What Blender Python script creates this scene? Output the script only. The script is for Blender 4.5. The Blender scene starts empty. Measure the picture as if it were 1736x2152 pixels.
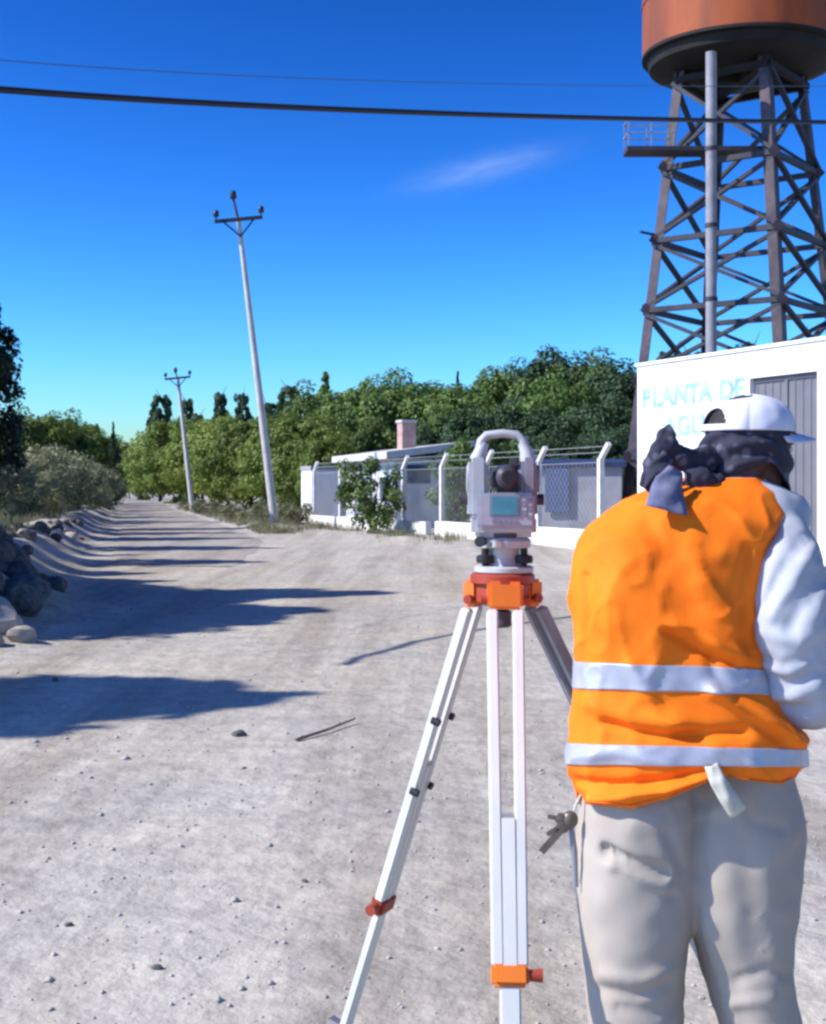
import bpy, bmesh, math, random
import numpy as np
from mathutils import Vector, Matrix, noise as mnoise
R_ = math.radians
SC = bpy.context.scene
COL = SC.collection

# ------------------------------------------------------------------ camera
CAM_H, F, U0, V0, W, H = 1.5, 2900.0, 868.0, 1030.0, 1736.0, 2152.0
cd = bpy.data.cameras.new('camera'); cam = bpy.data.objects.new('camera', cd); COL.objects.link(cam)
cd.sensor_fit = 'VERTICAL'; cd.sensor_height = 24.0; cd.sensor_width = 24.0
cd.lens = F / H * 24.0
cd.shift_y = (V0 - H / 2) / H
cd.clip_start = 0.05; cd.clip_end = 6000
cam.location = (0, 0, CAM_H); cam.rotation_euler = (R_(90), 0, 0)
SC.camera = cam

# ------------------------------------------------------------------ sky, sun, exposure
SUN_AZ, SUN_EL = -103.0, 40.0           # azimuth from +Y, clockwise positive (sun stands to the left, a little behind)
wd = bpy.data.worlds.new('World'); SC.world = wd; wd.use_nodes = True
nt = wd.node_tree; nt.nodes.clear()
def N(tree, typ, **kw):
    n = tree.nodes.new(typ)
    for k, v in kw.items():
        if k.startswith('i_'):
            key = k[2:]; key = int(key) if key.isdigit() else key.replace('_', ' ')
            n.inputs[key].default_value = v
        else: setattr(n, k, v)
    return n
L = nt.links.new
sky = N(nt, 'ShaderNodeTexSky', sky_type='NISHITA', sun_disc=False)
sky.sun_elevation = R_(SUN_EL); sky.sun_rotation = R_(SUN_AZ)
sky.air_density = 1.05; sky.dust_density = 0.7; sky.ozone_density = 6.0; sky.altitude = 300
hs = N(nt, 'ShaderNodeHueSaturation'); hs.inputs['Saturation'].default_value = 1.015; hs.inputs['Hue'].default_value = 0.494
gma = N(nt, 'ShaderNodeGamma'); gma.inputs[1].default_value = 2.6      # a contrasty, deep blue summer sky
s0 = N(nt, 'ShaderNodeVectorMath', operation='SCALE'); s0.inputs['Scale'].default_value = 0.200
s1 = N(nt, 'ShaderNodeVectorMath', operation='SCALE'); s1.inputs['Scale'].default_value = 1 / 0.200
L(sky.outputs['Color'], s0.inputs[0]); L(s0.outputs[0], gma.inputs[0]); L(gma.outputs[0], s1.inputs[0]); L(s1.outputs[0], hs.inputs['Color'])
# one thin wisp of cirrus in the sky
tc = N(nt, 'ShaderNodeTexCoord')
def dotn(vec):
    n = N(nt, 'ShaderNodeVectorMath', operation='DOT_PRODUCT'); n.inputs[1].default_value = vec
    L(tc.outputs['Generated'], n.inputs[0]); return n.outputs['Value']
cdir = Vector(((1015 - U0) / F, 1, (V0 - 355) / F)).normalized()
e1 = Vector((1, 0, 0.24)).normalized(); e1 = (e1 - cdir * e1.dot(cdir)).normalized(); e2 = cdir.cross(e1).normalized()
def mth(op, a, b=None):
    n = N(nt, 'ShaderNodeMath', operation=op)
    for i, x in enumerate((a, b)):
        if x is None: continue
        if isinstance(x, (int, float)): n.inputs[i].default_value = x
        else: L(x, n.inputs[i])
    return n.outputs[0]
ca, cb, cc = dotn(e1), dotn(e2), dotn(cdir)
q = mth('ADD', mth('POWER', mth('ABSOLUTE', mth('DIVIDE', ca, 0.045)), 2.0), mth('POWER', mth('ABSOLUTE', mth('DIVIDE', cb, 0.0085)), 2.0))
g = mth('EXPONENT', mth('MULTIPLY', q, -1.0))
cmb = N(nt, 'ShaderNodeCombineXYZ'); L(mth('MULTIPLY', ca, 30.0), cmb.inputs[0]); L(mth('MULTIPLY', cb, 120.0), cmb.inputs[1])
nz = N(nt, 'ShaderNodeTexNoise'); nz.inputs['Scale'].default_value = 1.3; nz.inputs['Detail'].default_value = 4
L(cmb.outputs[0], nz.inputs['Vector'])
wisp = mth('MULTIPLY', mth('MULTIPLY', g, mth('ADD', nz.outputs['Fac'], 0.05)), mth('MULTIPLY', mth('GREATER_THAN', cc, 0.0), 0.19))
mx = N(nt, 'ShaderNodeMix', data_type='RGBA'); L(wisp, mx.inputs['Factor']); L(hs.outputs['Color'], mx.inputs['A'])
mx.inputs['B'].default_value = (5.5, 6.2, 7.2, 1)
bg = N(nt, 'ShaderNodeBackground'); bg.inputs['Strength'].default_value = 0.15
L(mx.outputs['Result'], bg.inputs['Color'])
wo = N(nt, 'ShaderNodeOutputWorld'); L(bg.outputs[0], wo.inputs['Surface'])

sl = bpy.data.lights.new('sun', 'SUN'); sl.energy = 4.9; sl.angle = R_(0.6); sl.color = (1.0, 0.95, 0.86)
so = bpy.data.objects.new('sun', sl); COL.objects.link(so)
sdir = Vector((math.sin(R_(SUN_AZ)) * math.cos(R_(SUN_EL)), math.cos(R_(SUN_AZ)) * math.cos(R_(SUN_EL)), math.sin(R_(SUN_EL))))
so.rotation_euler = sdir.to_track_quat('Z', 'Y').to_euler(); so.location = (-30, -10, 40)

SC.view_settings.view_transform = 'Standard'; SC.view_settings.look = 'None'
SC.view_settings.gamma = 1.0; SC.view_settings.use_curve_mapping = False
SC.view_settings.exposure = 0.52
SC.render.engine = 'CYCLES'
SC.cycles.filter_width = 2.8
SC.cycles.max_bounces = 6; SC.cycles.diffuse_bounces = 3; SC.cycles.transparent_max_bounces = 6

random.seed(7); rng = np.random.default_rng(7)
def at(u, v, Y): return Vector(((u - U0) / F * Y, Y, CAM_H - (v - V0) / F * Y))

# ------------------------------------------------------------------ materials
def mat(name, col, rough=0.8, col2=None, scale=5.0, bump=0.0, bscale=40.0, metal=0.0, detail=4.0, spec=0.3, transl=0.0, lo=0.35, hi=0.65, rand=0.0, stretch=None, bdist=0.01):
    m = bpy.data.materials.new(name); m.use_nodes = True; t = m.node_tree; b = t.nodes['Principled BSDF']
    b.inputs['Roughness'].default_value = rough; b.inputs['Metallic'].default_value = metal
    b.inputs['Specular IOR Level'].default_value = spec
    tcn = N(t, 'ShaderNodeTexCoord'); src = tcn.outputs['Object']
    if stretch:
        mp = N(t, 'ShaderNodeMapping'); mp.inputs['Scale'].default_value = stretch; t.links.new(src, mp.inputs['Vector']); src = mp.outputs[0]
    cout = None
    if col2:
        n = N(t, 'ShaderNodeTexNoise'); n.inputs['Scale'].default_value = scale; n.inputs['Detail'].default_value = detail; n.inputs['Roughness'].default_value = 0.6
        t.links.new(src, n.inputs['Vector'])
        r = N(t, 'ShaderNodeValToRGB'); r.color_ramp.elements[0].position = lo; r.color_ramp.elements[1].position = hi
        r.color_ramp.elements[0].color = (*col, 1); r.color_ramp.elements[1].color = (*col2, 1)
        t.links.new(n.outputs['Fac'], r.inputs['Fac']); cout = r.outputs['Color']
    else:
        b.inputs['Base Color'].default_value = (*col, 1)
    if rand and cout:
        oi = N(t, 'ShaderNodeObjectInfo'); mr = N(t, 'ShaderNodeMapRange'); mr.inputs['To Min'].default_value = 1 - rand; mr.inputs['To Max'].default_value = 1 + rand
        t.links.new(oi.outputs['Random'], mr.inputs['Value'])
        h = N(t, 'ShaderNodeHueSaturation'); t.links.new(mr.outputs[0], h.inputs['Value']); t.links.new(cout, h.inputs['Color']); cout = h.outputs['Color']
    if cout: t.links.new(cout, b.inputs['Base Color'])
    if bump:
        n2 = N(t, 'ShaderNodeTexNoise'); n2.inputs['Scale'].default_value = bscale; n2.inputs['Detail'].default_value = 5
        t.links.new(src, n2.inputs['Vector'])
        bp = N(t, 'ShaderNodeBump'); bp.inputs['Strength'].default_value = bump; bp.inputs['Distance'].default_value = bdist
        t.links.new(n2.outputs['Fac'], bp.inputs['Height']); t.links.new(bp.outputs[0], b.inputs['Normal'])
    if transl:
        tr = N(t, 'ShaderNodeBsdfTranslucent'); ms = N(t, 'ShaderNodeMixShader'); ms.inputs[0].default_value = transl
        if cout: t.links.new(cout, tr.inputs['Color'])
        else: tr.inputs['Color'].default_value = (*col, 1)
        t.links.new(b.outputs[0], ms.inputs[1]); t.links.new(tr.outputs[0], ms.inputs[2])
        t.links.new(ms.outputs[0], t.nodes['Material Output'].inputs['Surface'])
    return m

M = {}
M['white_paint'] = mat('white_wall_paint', (0.80, 0.79, 0.76), 0.85, (0.60, 0.58, 0.54), 1.1, 0.2, 30, lo=.45, hi=.80, stretch=(1.6, 1.6, .35))
M['plinth'] = mat('whitewashed_plinth', (0.78, 0.77, 0.74), 0.9, (0.60, 0.58, 0.54), 1.5, 0.3, 20)
M['concrete'] = mat('pale_concrete', (0.52, 0.51, 0.48), 0.9, (0.42, 0.41, 0.39), 2.5, 0.25, 30)
M['post'] = mat('whitewashed_post', (0.68, 0.68, 0.66), 0.9, (0.52, 0.51, 0.49), 3.0, 0.2, 30)
M['tower'] = mat('oxide_painted_steel', (0.030, 0.023, 0.033), 0.6, (0.075, 0.052, 0.060), 2.0, 0.15, 15)
M['brace'] = mat('dark_steel', (0.022, 0.024, 0.036), 0.65, (0.045, 0.042, 0.05), 2.0)
M['black_steel'] = mat('shade_black_steel', (0.008, 0.007, 0.007), 0.8, (0.016, 0.013, 0.012), 1.0)  # shade beneath the tank put into a near-black colour
M['tank'] = mat('orange_rust_paint', (0.34, 0.075, 0.018), 0.7, (0.15, 0.042, 0.020), 0.55, 0.2, 6, stretch=(1, 1, 0.25))
M['pipe'] = mat('grey_pipe_paint', (0.27, 0.265, 0.285), 0.6, (0.19, 0.185, 0.20), 2.0)
M['gate'] = mat('grey_gate_sheet', (0.155, 0.155, 0.17), 0.6, (0.13, 0.13, 0.145), 1.5, metal=0.0)
M['letter'] = mat('faded_teal_lettering', (0.20, 0.37, 0.40), 0.85, (0.40, 0.55, 0.57), 3.0)
M['house_wall'] = mat('pale_plaster', (0.60, 0.61, 0.61), 0.9, (0.47, 0.49, 0.51), 0.9, 0.2, 25)
M['roof_slab'] = mat('pale_roof_slab', (0.58, 0.57, 0.55), 0.9, (0.46, 0.45, 0.44), 1.5)
M['brick'] = mat('weathered_red_brick', (0.36, 0.20, 0.17), 0.9, (0.48, 0.36, 0.32), 3.0, 0.3, 12)
M['blue_paint'] = mat('blue_paint', (0.07, 0.10, 0.19), 0.6, (0.09, 0.12, 0.21), 3.0)
M['navy_sheet'] = mat('dark_blue_roof_sheet', (0.02, 0.035, 0.09), 0.6, (0.035, 0.05, 0.11), 3.0)
M['glass'] = mat('dark_window_glass', (0.03, 0.06, 0.12), 0.08, spec=0.6)
M['grey_block'] = mat('grey_render', (0.34, 0.34, 0.36), 0.9, (0.27, 0.27, 0.29), 1.6, 0.2, 25)
M['wire'] = mat('galvanised_wire', (0.40, 0.41, 0.43), 0.55, metal=0.3)
M['cable'] = mat('black_cable', (0.015, 0.018, 0.03), 0.6)
M['wire_blue'] = mat('blue_grey_wire', (0.06, 0.10, 0.16), 0.6)  # even blue-grey tone for the thin wire
M['insulator'] = mat('dark_insulator', (0.03, 0.03, 0.05), 0.35)
M['bark'] = mat('bark', (0.10, 0.075, 0.05), 0.95, (0.06, 0.045, 0.03), 6.0, 0.5, 20)
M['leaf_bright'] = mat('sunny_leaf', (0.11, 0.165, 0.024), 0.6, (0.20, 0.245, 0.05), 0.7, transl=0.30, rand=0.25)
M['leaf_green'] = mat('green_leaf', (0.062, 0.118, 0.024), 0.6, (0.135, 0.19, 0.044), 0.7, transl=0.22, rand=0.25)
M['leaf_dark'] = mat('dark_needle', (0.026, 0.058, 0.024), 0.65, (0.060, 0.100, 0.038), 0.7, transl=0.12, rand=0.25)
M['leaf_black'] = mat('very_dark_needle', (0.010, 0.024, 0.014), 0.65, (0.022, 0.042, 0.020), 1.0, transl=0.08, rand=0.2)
M['leaf_olive'] = mat('olive_grey_leaf', (0.17, 0.19, 0.09), 0.8, (0.31, 0.31, 0.18), 1.2, transl=0.2, rand=0.2)
M['weed'] = mat('dry_grass_blade', (0.11, 0.13, 0.06), 0.85, (0.27, 0.25, 0.15), 1.5, transl=0.2)
M['rock'] = mat('grey_rock', (0.05, 0.048, 0.05), 0.95, (0.14, 0.13, 0.125), 4.0, 0.6, 18, rand=0.25)  # tone lowered so the heap's shade sits in the rock colour
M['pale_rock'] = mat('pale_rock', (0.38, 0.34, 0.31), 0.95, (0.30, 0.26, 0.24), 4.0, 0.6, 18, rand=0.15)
M['pebble'] = mat('pebble', (0.42, 0.395, 0.37), 0.95, (0.30, 0.285, 0.27), 9.0)
M['dark_stone'] = mat('dark_stone', (0.13, 0.13, 0.12), 0.95, (0.08, 0.08, 0.08), 30.0, 0.4, 60)
M['stick'] = mat('weathered_twig', (0.20, 0.17, 0.14), 0.9, (0.10, 0.085, 0.07), 12.0)

def ground_mat(name, c1, c2, c3, ruts=False):
    m = bpy.data.materials.new(name); m.use_nodes = True; t = m.node_tree; b = t.nodes['Principled BSDF']
    b.inputs['Roughness'].default_value = 0.95; b.inputs['Specular IOR Level'].default_value = 0.1
    tcn = N(t, 'ShaderNodeTexCoord'); P = tcn.outputs['Object']
    def nz(scale, det, st=None, rough=0.6):
        s = P
        if st:
            mp = N(t, 'ShaderNodeMapping'); mp.inputs['Scale'].default_value = st; mp.inputs['Rotation'].default_value = (0, 0, R_(-14)); t.links.new(P, mp.inputs['Vector']); s = mp.outputs[0]
        n = N(t, 'ShaderNodeTexNoise'); n.inputs['Scale'].default_value = scale; n.inputs['Detail'].default_value = det; n.inputs['Roughness'].default_value = rough
        t.links.new(s, n.inputs['Vector']); return n.outputs['Fac']
    def ramp(f, a, bb, ca, cb_):
        r = N(t, 'ShaderNodeValToRGB'); r.color_ramp.elements[0].position = a; r.color_ramp.elements[1].position = bb
        r.color_ramp.elements[0].color = (*ca, 1); r.color_ramp.elements[1].color = (*cb_, 1); t.links.new(f, r.inputs['Fac']); return r.outputs['Color']
    base = ramp(nz(0.33, 5), 0.38, 0.64, c1, c2)
    mm = N(t, 'ShaderNodeMix', data_type='RGBA', blend_type='MIX'); t.links.new(base, mm.inputs['A']); mm.inputs['B'].default_value = (*c3, 1)
    streak = ramp(nz(0.9, 5, (1.4, 0.16, 1)), 0.50, 0.72, (0, 0, 0), (0.8, 0.8, 0.8)); t.links.new(streak, mm.inputs['Factor'])
    m0 = N(t, 'ShaderNodeMix', data_type='RGBA', blend_type='MULTIPLY'); m0.inputs['Factor'].default_value = 1.0
    t.links.new(mm.outputs['Result'], m0.inputs['A'])
    t.links.new(ramp(nz(0.62, 6, (2.1, 0.11, 1), 0.62), 0.34, 0.56, (0.69, 0.66, 0.635), (1.0, 1.0, 1.0)), m0.inputs['B'])      # old wheel tracks
    mm = m0
    m3 = N(t, 'ShaderNodeMix', data_type='RGBA', blend_type='MULTIPLY'); m3.inputs['Factor'].default_value = 1.0
    t.links.new(mm.outputs['Result'], m3.inputs['A'])
    t.links.new(ramp(nz(2.3, 4, (0.7, 1.5, 1), 0.6), 0.36, 0.60, (0.86, 0.855, 0.85), (1.03, 1.03, 1.02)), m3.inputs['B'])
    mm = m3
    m2 = N(t, 'ShaderNodeMix', data_type='RGBA', blend_type='MULTIPLY'); m2.inputs['Factor'].default_value = 1.0
    t.links.new(mm.outputs['Result'], m2.inputs['A'])
    t.links.new(ramp(nz(7.0, 7, None, 0.72), 0.30, 0.62, (0.84, 0.84, 0.85), (1.04, 1.035, 1.03)), m2.inputs['B'])
    t.links.new(m2.outputs['Result'], b.inputs['Base Color'])
    h = N(t, 'ShaderNodeMath', operation='MULTIPLY_ADD'); t.links.new(nz(5.5, 5, None, 0.56), h.inputs[0]); h.inputs[1].default_value = 1.0; 
    h2 = N(t, 'ShaderNodeMath', operation='MULTIPLY'); t.links.new(nz(0.9, 4, (1.4, 0.16, 1)), h2.inputs[0]); h2.inputs[1].default_value = 0.8
    t.links.new(h2.outputs[0], h.inputs[2])
    bp = N(t, 'ShaderNodeBump'); bp.inputs['Strength'].default_value = 0.78; bp.inputs['Distance'].default_value = 0.05
    t.links.new(h.outputs[0], bp.inputs['Height']); t.links.new(bp.outputs[0], b.inputs['Normal'])
    return m
M['ground'] = ground_mat('dry_gravelly_dirt', (0.41, 0.388, 0.352), (0.475, 0.432, 0.365), (0.535, 0.50, 0.44))
M['road'] = ground_mat('packed_dirt_road', (0.345, 0.318, 0.288), (0.39, 0.355, 0.315), (0.44, 0.41, 0.375))

# ------------------------------------------------------------------ mesh helpers
class MB:
    def __init__(s): s.v = []; s.f = []
    def add(s, verts, faces):
        o = len(s.v); s.v.extend([tuple(p) for p in verts]); s.f.extend([tuple(i + o for i in f) for f in faces]); return s
    def box(s, c, size, rot=None, taper=1.0, bev=0.0):
        hx, hy, hz = [d / 2 for d in size]
        if bev > 0:
            bm = bmesh.new(); bmesh.ops.create_cube(bm, size=1.0)
            for vv in bm.verts: vv.co = Vector((vv.co.x * size[0], vv.co.y * size[1], vv.co.z * size[2]))
            bmesh.ops.bevel(bm, geom=bm.edges[:], offset=bev, segments=2, affect='EDGES')
            for vv in bm.verts:
                if taper != 1.0:
                    k = 1 + (taper - 1) * (vv.co.z / size[2] + 0.5); vv.co.x *= k; vv.co.y *= k
            P = [vv.co.copy() for vv in bm.verts]; bm.verts.index_update(); Fc = [[vv.index for vv in f.verts] for f in bm.faces]; bm.free()
        else:
            P = []
            for z in (-hz, hz):
                k = taper if z > 0 else 1.0
                P += [Vector((-hx * k, -hy * k, z)), Vector((hx * k, -hy * k, z)), Vector((hx * k, hy * k, z)), Vector((-hx * k, hy * k, z))]
            Fc = [(3, 2, 1, 0), (4, 5, 6, 7), (0, 1, 5, 4), (1, 2, 6, 5), (2, 3, 7, 6), (3, 0, 4, 7)]
        if rot is not None: P = [rot @ p for p in P]
        c = Vector(c); return s.add([p + c for p in P], Fc)
    def bar(s, a, b, w, d=None, up=(0, 0, 1)):
        a, b = Vector(a), Vector(b); d = d or w; z = (b - a); ln = z.length; z.normalize(); upv = Vector(up)
        if abs(z.dot(upv)) > 0.98: upv = Vector((0, 1, 0))
        x = upv.cross(z).normalized(); y = z.cross(x)
        return s.box((a + b) / 2, (w, d, ln), Matrix((x, y, z)).transposed())
    def tube(s, pts, rad, seg=10, cap=True, ell=None):
        pts = [Vector(p) for p in pts]; n = len(pts)
        if not hasattr(rad, '__len__'): rad = [rad] * n
        up = None; rings = []
        for i, p in enumerate(pts):
            d = (pts[min(i + 1, n - 1)] - pts[max(i - 1, 0)]).normalized()
            if up is None: up = Vector((0, 0, 1)) if abs(d.z) < 0.9 else Vector((0, 1, 0))
            x = up.cross(d).normalized(); y = d.cross(x).normalized(); up = y
            e = ell or (1, 1)
            rings.append([p + x * (math.cos(2 * math.pi * k / seg) * rad[i] * e[0]) + y * (math.sin(2 * math.pi * k / seg) * rad[i] * e[1]) for k in range(seg)])
        V = [q for r in rings for q in r]; Fc = []
        for i in range(n - 1):
            for k in range(seg):
                a = i * seg + k; b = i * seg + (k + 1) % seg; Fc.append((a, b, b + seg, a + seg))
        if cap:
            Fc.append(tuple(reversed(range(seg)))); Fc.append(tuple(range((n - 1) * seg, n * seg)))
        return s.add(V, Fc)
    def capsule(s, pts, rad, seg=16):
        """tube with rounded ends"""
        pts = [Vector(p) for p in pts]; rad = list(rad)
        d0 = (pts[0] - pts[1]).normalized(); d1 = (pts[-1] - pts[-2]).normalized()
        P, Rr = [], []
        for a in (85, 60, 30): P.append(pts[0] + d0 * rad[0] * math.sin(R_(a))); Rr.append(rad[0] * math.cos(R_(a)))
        P += pts; Rr += rad
        for a in (30, 60, 85): P.append(pts[-1] + d1 * rad[-1] * math.sin(R_(a))); Rr.append(rad[-1] * math.cos(R_(a)))
        return s.tube(P, Rr, seg)
    def ellipsoid(s, c, r, rot=None, seg=20, rings=12):
        c = Vector(c); V = []; Fc = []
        for i in range(1, rings):
            th = math.pi * i / rings
            for k in range(seg):
                ph = 2 * math.pi * k / seg
                V.append(Vector((r[0] * math.sin(th) * math.cos(ph), r[1] * math.sin(th) * math.sin(ph), r[2] * math.cos(th))))
        V.append(Vector((0, 0, r[2]))); V.append(Vector((0, 0, -r[2]))); t, bt = len(V) - 2, len(V) - 1
        for i in range(rings - 2):
            for k in range(seg):
                a = i * seg + k; b = i * seg + (k + 1) % seg; Fc.append((a, a + seg, b + seg, b))
        for k in range(seg):
            Fc.append((t, k, (k + 1) % seg)); o = (rings - 2) * seg; Fc.append((bt, o + (k + 1) % seg, o + k))
        if rot is not None: V = [rot @ p for p in V]
        return s.add([p + c for p in V], Fc)
    def lathe(s, c, prof, seg=32, axis=None, cap=True):
        c = Vector(c); V = []; Fc = []; n = len(prof)
        for r, z in prof:
            for k in range(seg):
                a = 2 * math.pi * k / seg; p = Vector((r * math.cos(a), r * math.sin(a), z)); V.append((axis @ p if axis is not None else p) + c)
        for i in range(n - 1):
            for k in range(seg):
                a = i * seg + k; b = i * seg + (k + 1) % seg; Fc.append((a, b, b + seg, a + seg))
        if cap: Fc.append(tuple(reversed(range(seg)))); Fc.append(tuple(range((n - 1) * seg, n * seg)))
        return s.add(V, Fc)
    def mesh(s, name, origin=(0, 0, 0), smooth=True, angle=40):
        me = bpy.data.meshes.new(name); o = origin
        me.from_pydata([(p[0] - o[0], p[1] - o[1], p[2] - o[2]) for p in s.v], [], s.f); me.update()
        fix_normals(me)
        if smooth:
            me.shade_smooth(); me.set_sharp_from_angle(angle=R_(angle))
        return me
def fix_normals(me):
    bm = bmesh.new(); bm.from_mesh(me); bmesh.ops.recalc_face_normals(bm, faces=bm.faces[:]); bm.to_mesh(me); bm.free()

ORG = {}
def props(o, label=None, cat=None, group=None, kind=None):
    if label: o['label'] = label
    if cat: o['category'] = cat
    if group: o['group'] = group
    if kind: o['kind'] = kind
    return o
def thing(name, label, cat, loc=(0, 0, 0), group=None):
    o = bpy.data.objects.new(name, None); COL.objects.link(o); o.location = loc; o.empty_display_size = 0.2
    ORG[o.name] = tuple(loc); return props(o, label, cat, group)
def part(name, me, m, parent=None, kind=None, label=None, smooth=True, angle=40, origin=None):
    """me: MB in world coordinates (shifted to the root's origin) or a finished mesh"""
    org = origin if origin is not None else (ORG[parent.name] if parent else (0, 0, 0))
    if isinstance(me, MB): me = me.mesh(name, org, smooth, angle)
    if not me.materials: me.materials.append(m)
    o = bpy.data.objects.new(name, me); COL.objects.link(o)
    if parent: o.parent = parent; ORG[o.name] = org
    else: o.location = org
    if kind: o['kind'] = kind
    if label: o['label'] = label
    return o
def solo(name, mb, m, label, cat, loc=(0, 0, 0), group=None, kind=None, smooth=True, angle=40):
    o = part(name, mb, m, None, smooth=smooth, angle=angle, origin=loc); ORG[o.name] = tuple(loc); return props(o, label, cat, group, kind)
def dup(root, loc, rz=0.0, scale=1.0, label=None, group=None):
    r = root.copy(); COL.objects.link(r); r.location = loc; r.rotation_euler = (0, 0, rz)
    r.scale = scale if hasattr(scale, '__len__') else (scale,) * 3
    if label: r['label'] = label
    if group: r['group'] = group
    for ch in root.children:
        c = ch.copy(); COL.objects.link(c); c.parent = r
        for gch in ch.children:
            d = gch.copy(); COL.objects.link(d); d.parent = c
    return r
def evaluated(o):
    dg = bpy.context.evaluated_depsgraph_get(); dg.update()
    return bpy.data.meshes.new_from_object(o.evaluated_get(dg))
def remesh(mb, voxel, it=6, fac=0.5):
    me = mb.mesh('tmp', smooth=False); o = bpy.data.objects.new('tmp', me); COL.objects.link(o)
    r = o.modifiers.new('r', 'REMESH'); r.mode = 'VOXEL'; r.voxel_size = voxel; r.use_smooth_shade = True
    if it:
        sm = o.modifiers.new('s', 'SMOOTH'); sm.factor = fac; sm.iterations = it
    out = evaluated(o); bpy.data.objects.remove(o); bpy.data.meshes.remove(me); out.shade_smooth(); return out
def smoothed(me, it):
    o = bpy.data.objects.new('tmp', me); COL.objects.link(o); md = o.modifiers.new('s', 'SMOOTH'); md.factor = .5; md.iterations = it
    out = evaluated(o); bpy.data.objects.remove(o); return out
def shift_mesh(me, org):
    me.transform(Matrix.Translation(-Vector(org))); return me
def ndisp(p, s): return mnoise.noise(Vector(p) * s)
def gauss(x, s): return math.exp(-(x / s) ** 2)
def smooth01(x): x = max(0.0, min(1.0, x)); return x * x * (3 - 2 * x)

# ------------------------------------------------------------------ ground and road
def road_left(y): return -3.9 - 0.208 * (y - 14.5)
def road_right(y): return -3.65 - 0.212 * (y - 39.5)
FA, FC = Vector((-4.45, 58.0)), Vector((4.25, 35.4)); FD = (FC - FA).normalized(); FN = Vector((FD.y, -FD.x))
if FN.x > 0: FN = -FN                   # FN points to the street
def ground_h(x, y):
    h = 0.0
    d = (road_left(y) - 1.2) - x                       # >0: left of the berm crest
    ry = smooth01((y - 11.8) / 2.5) * (1 - smooth01((y - 120) / 60))
    if ry > 0 and y < 200:
        w = 0.75 if d < 0 else 1.6
        h += (0.55 + 0.16 * ndisp((x * .5, y * .35, 0), 1.0)) * gauss(d, w) * ry
        if d > 0: h += 0.22 * smooth01(d / 2) * ry
        pile = gauss(x + 5.7, 1.15) * gauss(y - 16.4, 1.8); h += 0.55 * pile
        h += 0.09 * ndisp((x, y, 3), 1.7) * gauss(d, 1.8) * ry
    q = Vector((x, y)) - FA; along = q.dot(FD); off = q.dot(FN)
    if -6 < along < 26 and -1 < off < 7:
        k = smooth01((along + 6) / 5) * smooth01((26 - along) / 6)
        h += k * (0.14 * gauss(off - 2.6, 0.9) * (0.6 + 0.7 * ndisp((x, y, 1), 0.6)) + 0.05 * smooth01(1 - abs(off - 1) / 2.5))
    # verge right of the road
    e = x - road_right(y) - 1.1
    if y > 46 and y < 140: h += 0.16 * gauss(e, 0.9) * smooth01((y - 46) / 8) * (0.7 + 0.6 * ndisp((x, y, 5), 0.5))
    if y < 45: h += 0.012 * ndisp((x, y, 0), 0.9) + 0.010 * ndisp((x, y, 9), 2.6)
    return h
def axis_vals(parts):
    out = []
    for a, b, n in parts: out += list(np.linspace(a, b, n, endpoint=False))
    return out
xs = axis_vals([(-1500, -200, 8), (-200, -40, 16), (-40, -14, 40), (-14, -2, 100), (-2, 6, 60), (6, 30, 30), (30, 200, 14), (200, 1500, 8)]) + [1500]
ys = axis_vals([(-1000, -20, 8), (-20, 3, 12), (3, 14, 90), (14, 60, 190), (60, 140, 90), (140, 400, 30), (400, 3000, 12)]) + [3000]
gv = [(x, y, ground_h(x, y) if abs(x) < 60 and y < 260 else 0.0) for y in ys for x in xs]
nx = len(xs)
gf = [(j * nx + i, j * nx + i + 1, (j + 1) * nx + i + 1, (j + 1) * nx + i) for j in range(len(ys) - 1) for i in range(nx - 1)]
gm = bpy.data.meshes.new('ground'); gm.from_pydata(gv, [], gf); gm.update(); gm.shade_smooth(); gm.materials.append(M['ground'])
go = bpy.data.objects.new('ground', gm); COL.objects.link(go); go['kind'] = 'structure'
# dirt road sheet a few millimetres above the ground
rv, rf = [], []; ry_ = list(np.linspace(27, 60, 100)) + list(np.linspace(60.5, 320, 160)); nr = 13
for j, y in enumerate(ry_):
    xl, xr = road_left(y) + 0.35, road_right(y) - 0.2
    if y < 40: xl, xr = xl, xr - (40 - y) * 0.16
    xl += 0.35 * ndisp((0, y, 0), 0.25); xr += 0.35 * ndisp((7, y, 0), 0.25)
    for i in range(nr):
        x = xl + (xr - xl) * i / (nr - 1); rv.append((x, y, (ground_h(x, y) if y < 260 else 0) + (0.012 if 0 < i < nr - 1 else -0.05)))
for j in range(len(ry_) - 1):
    for i in range(nr - 1):
        a = j * nr + i; rf.append((a, a + 1, a + nr + 1, a + nr))
rm = bpy.data.meshes.new('dirt_road'); rm.from_pydata(rv, [], rf); rm.update(); rm.shade_smooth(); rm.materials.append(M['road'])
ro = bpy.data.objects.new('dirt_road', rm); COL.objects.link(ro); ro['kind'] = 'structure'

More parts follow.
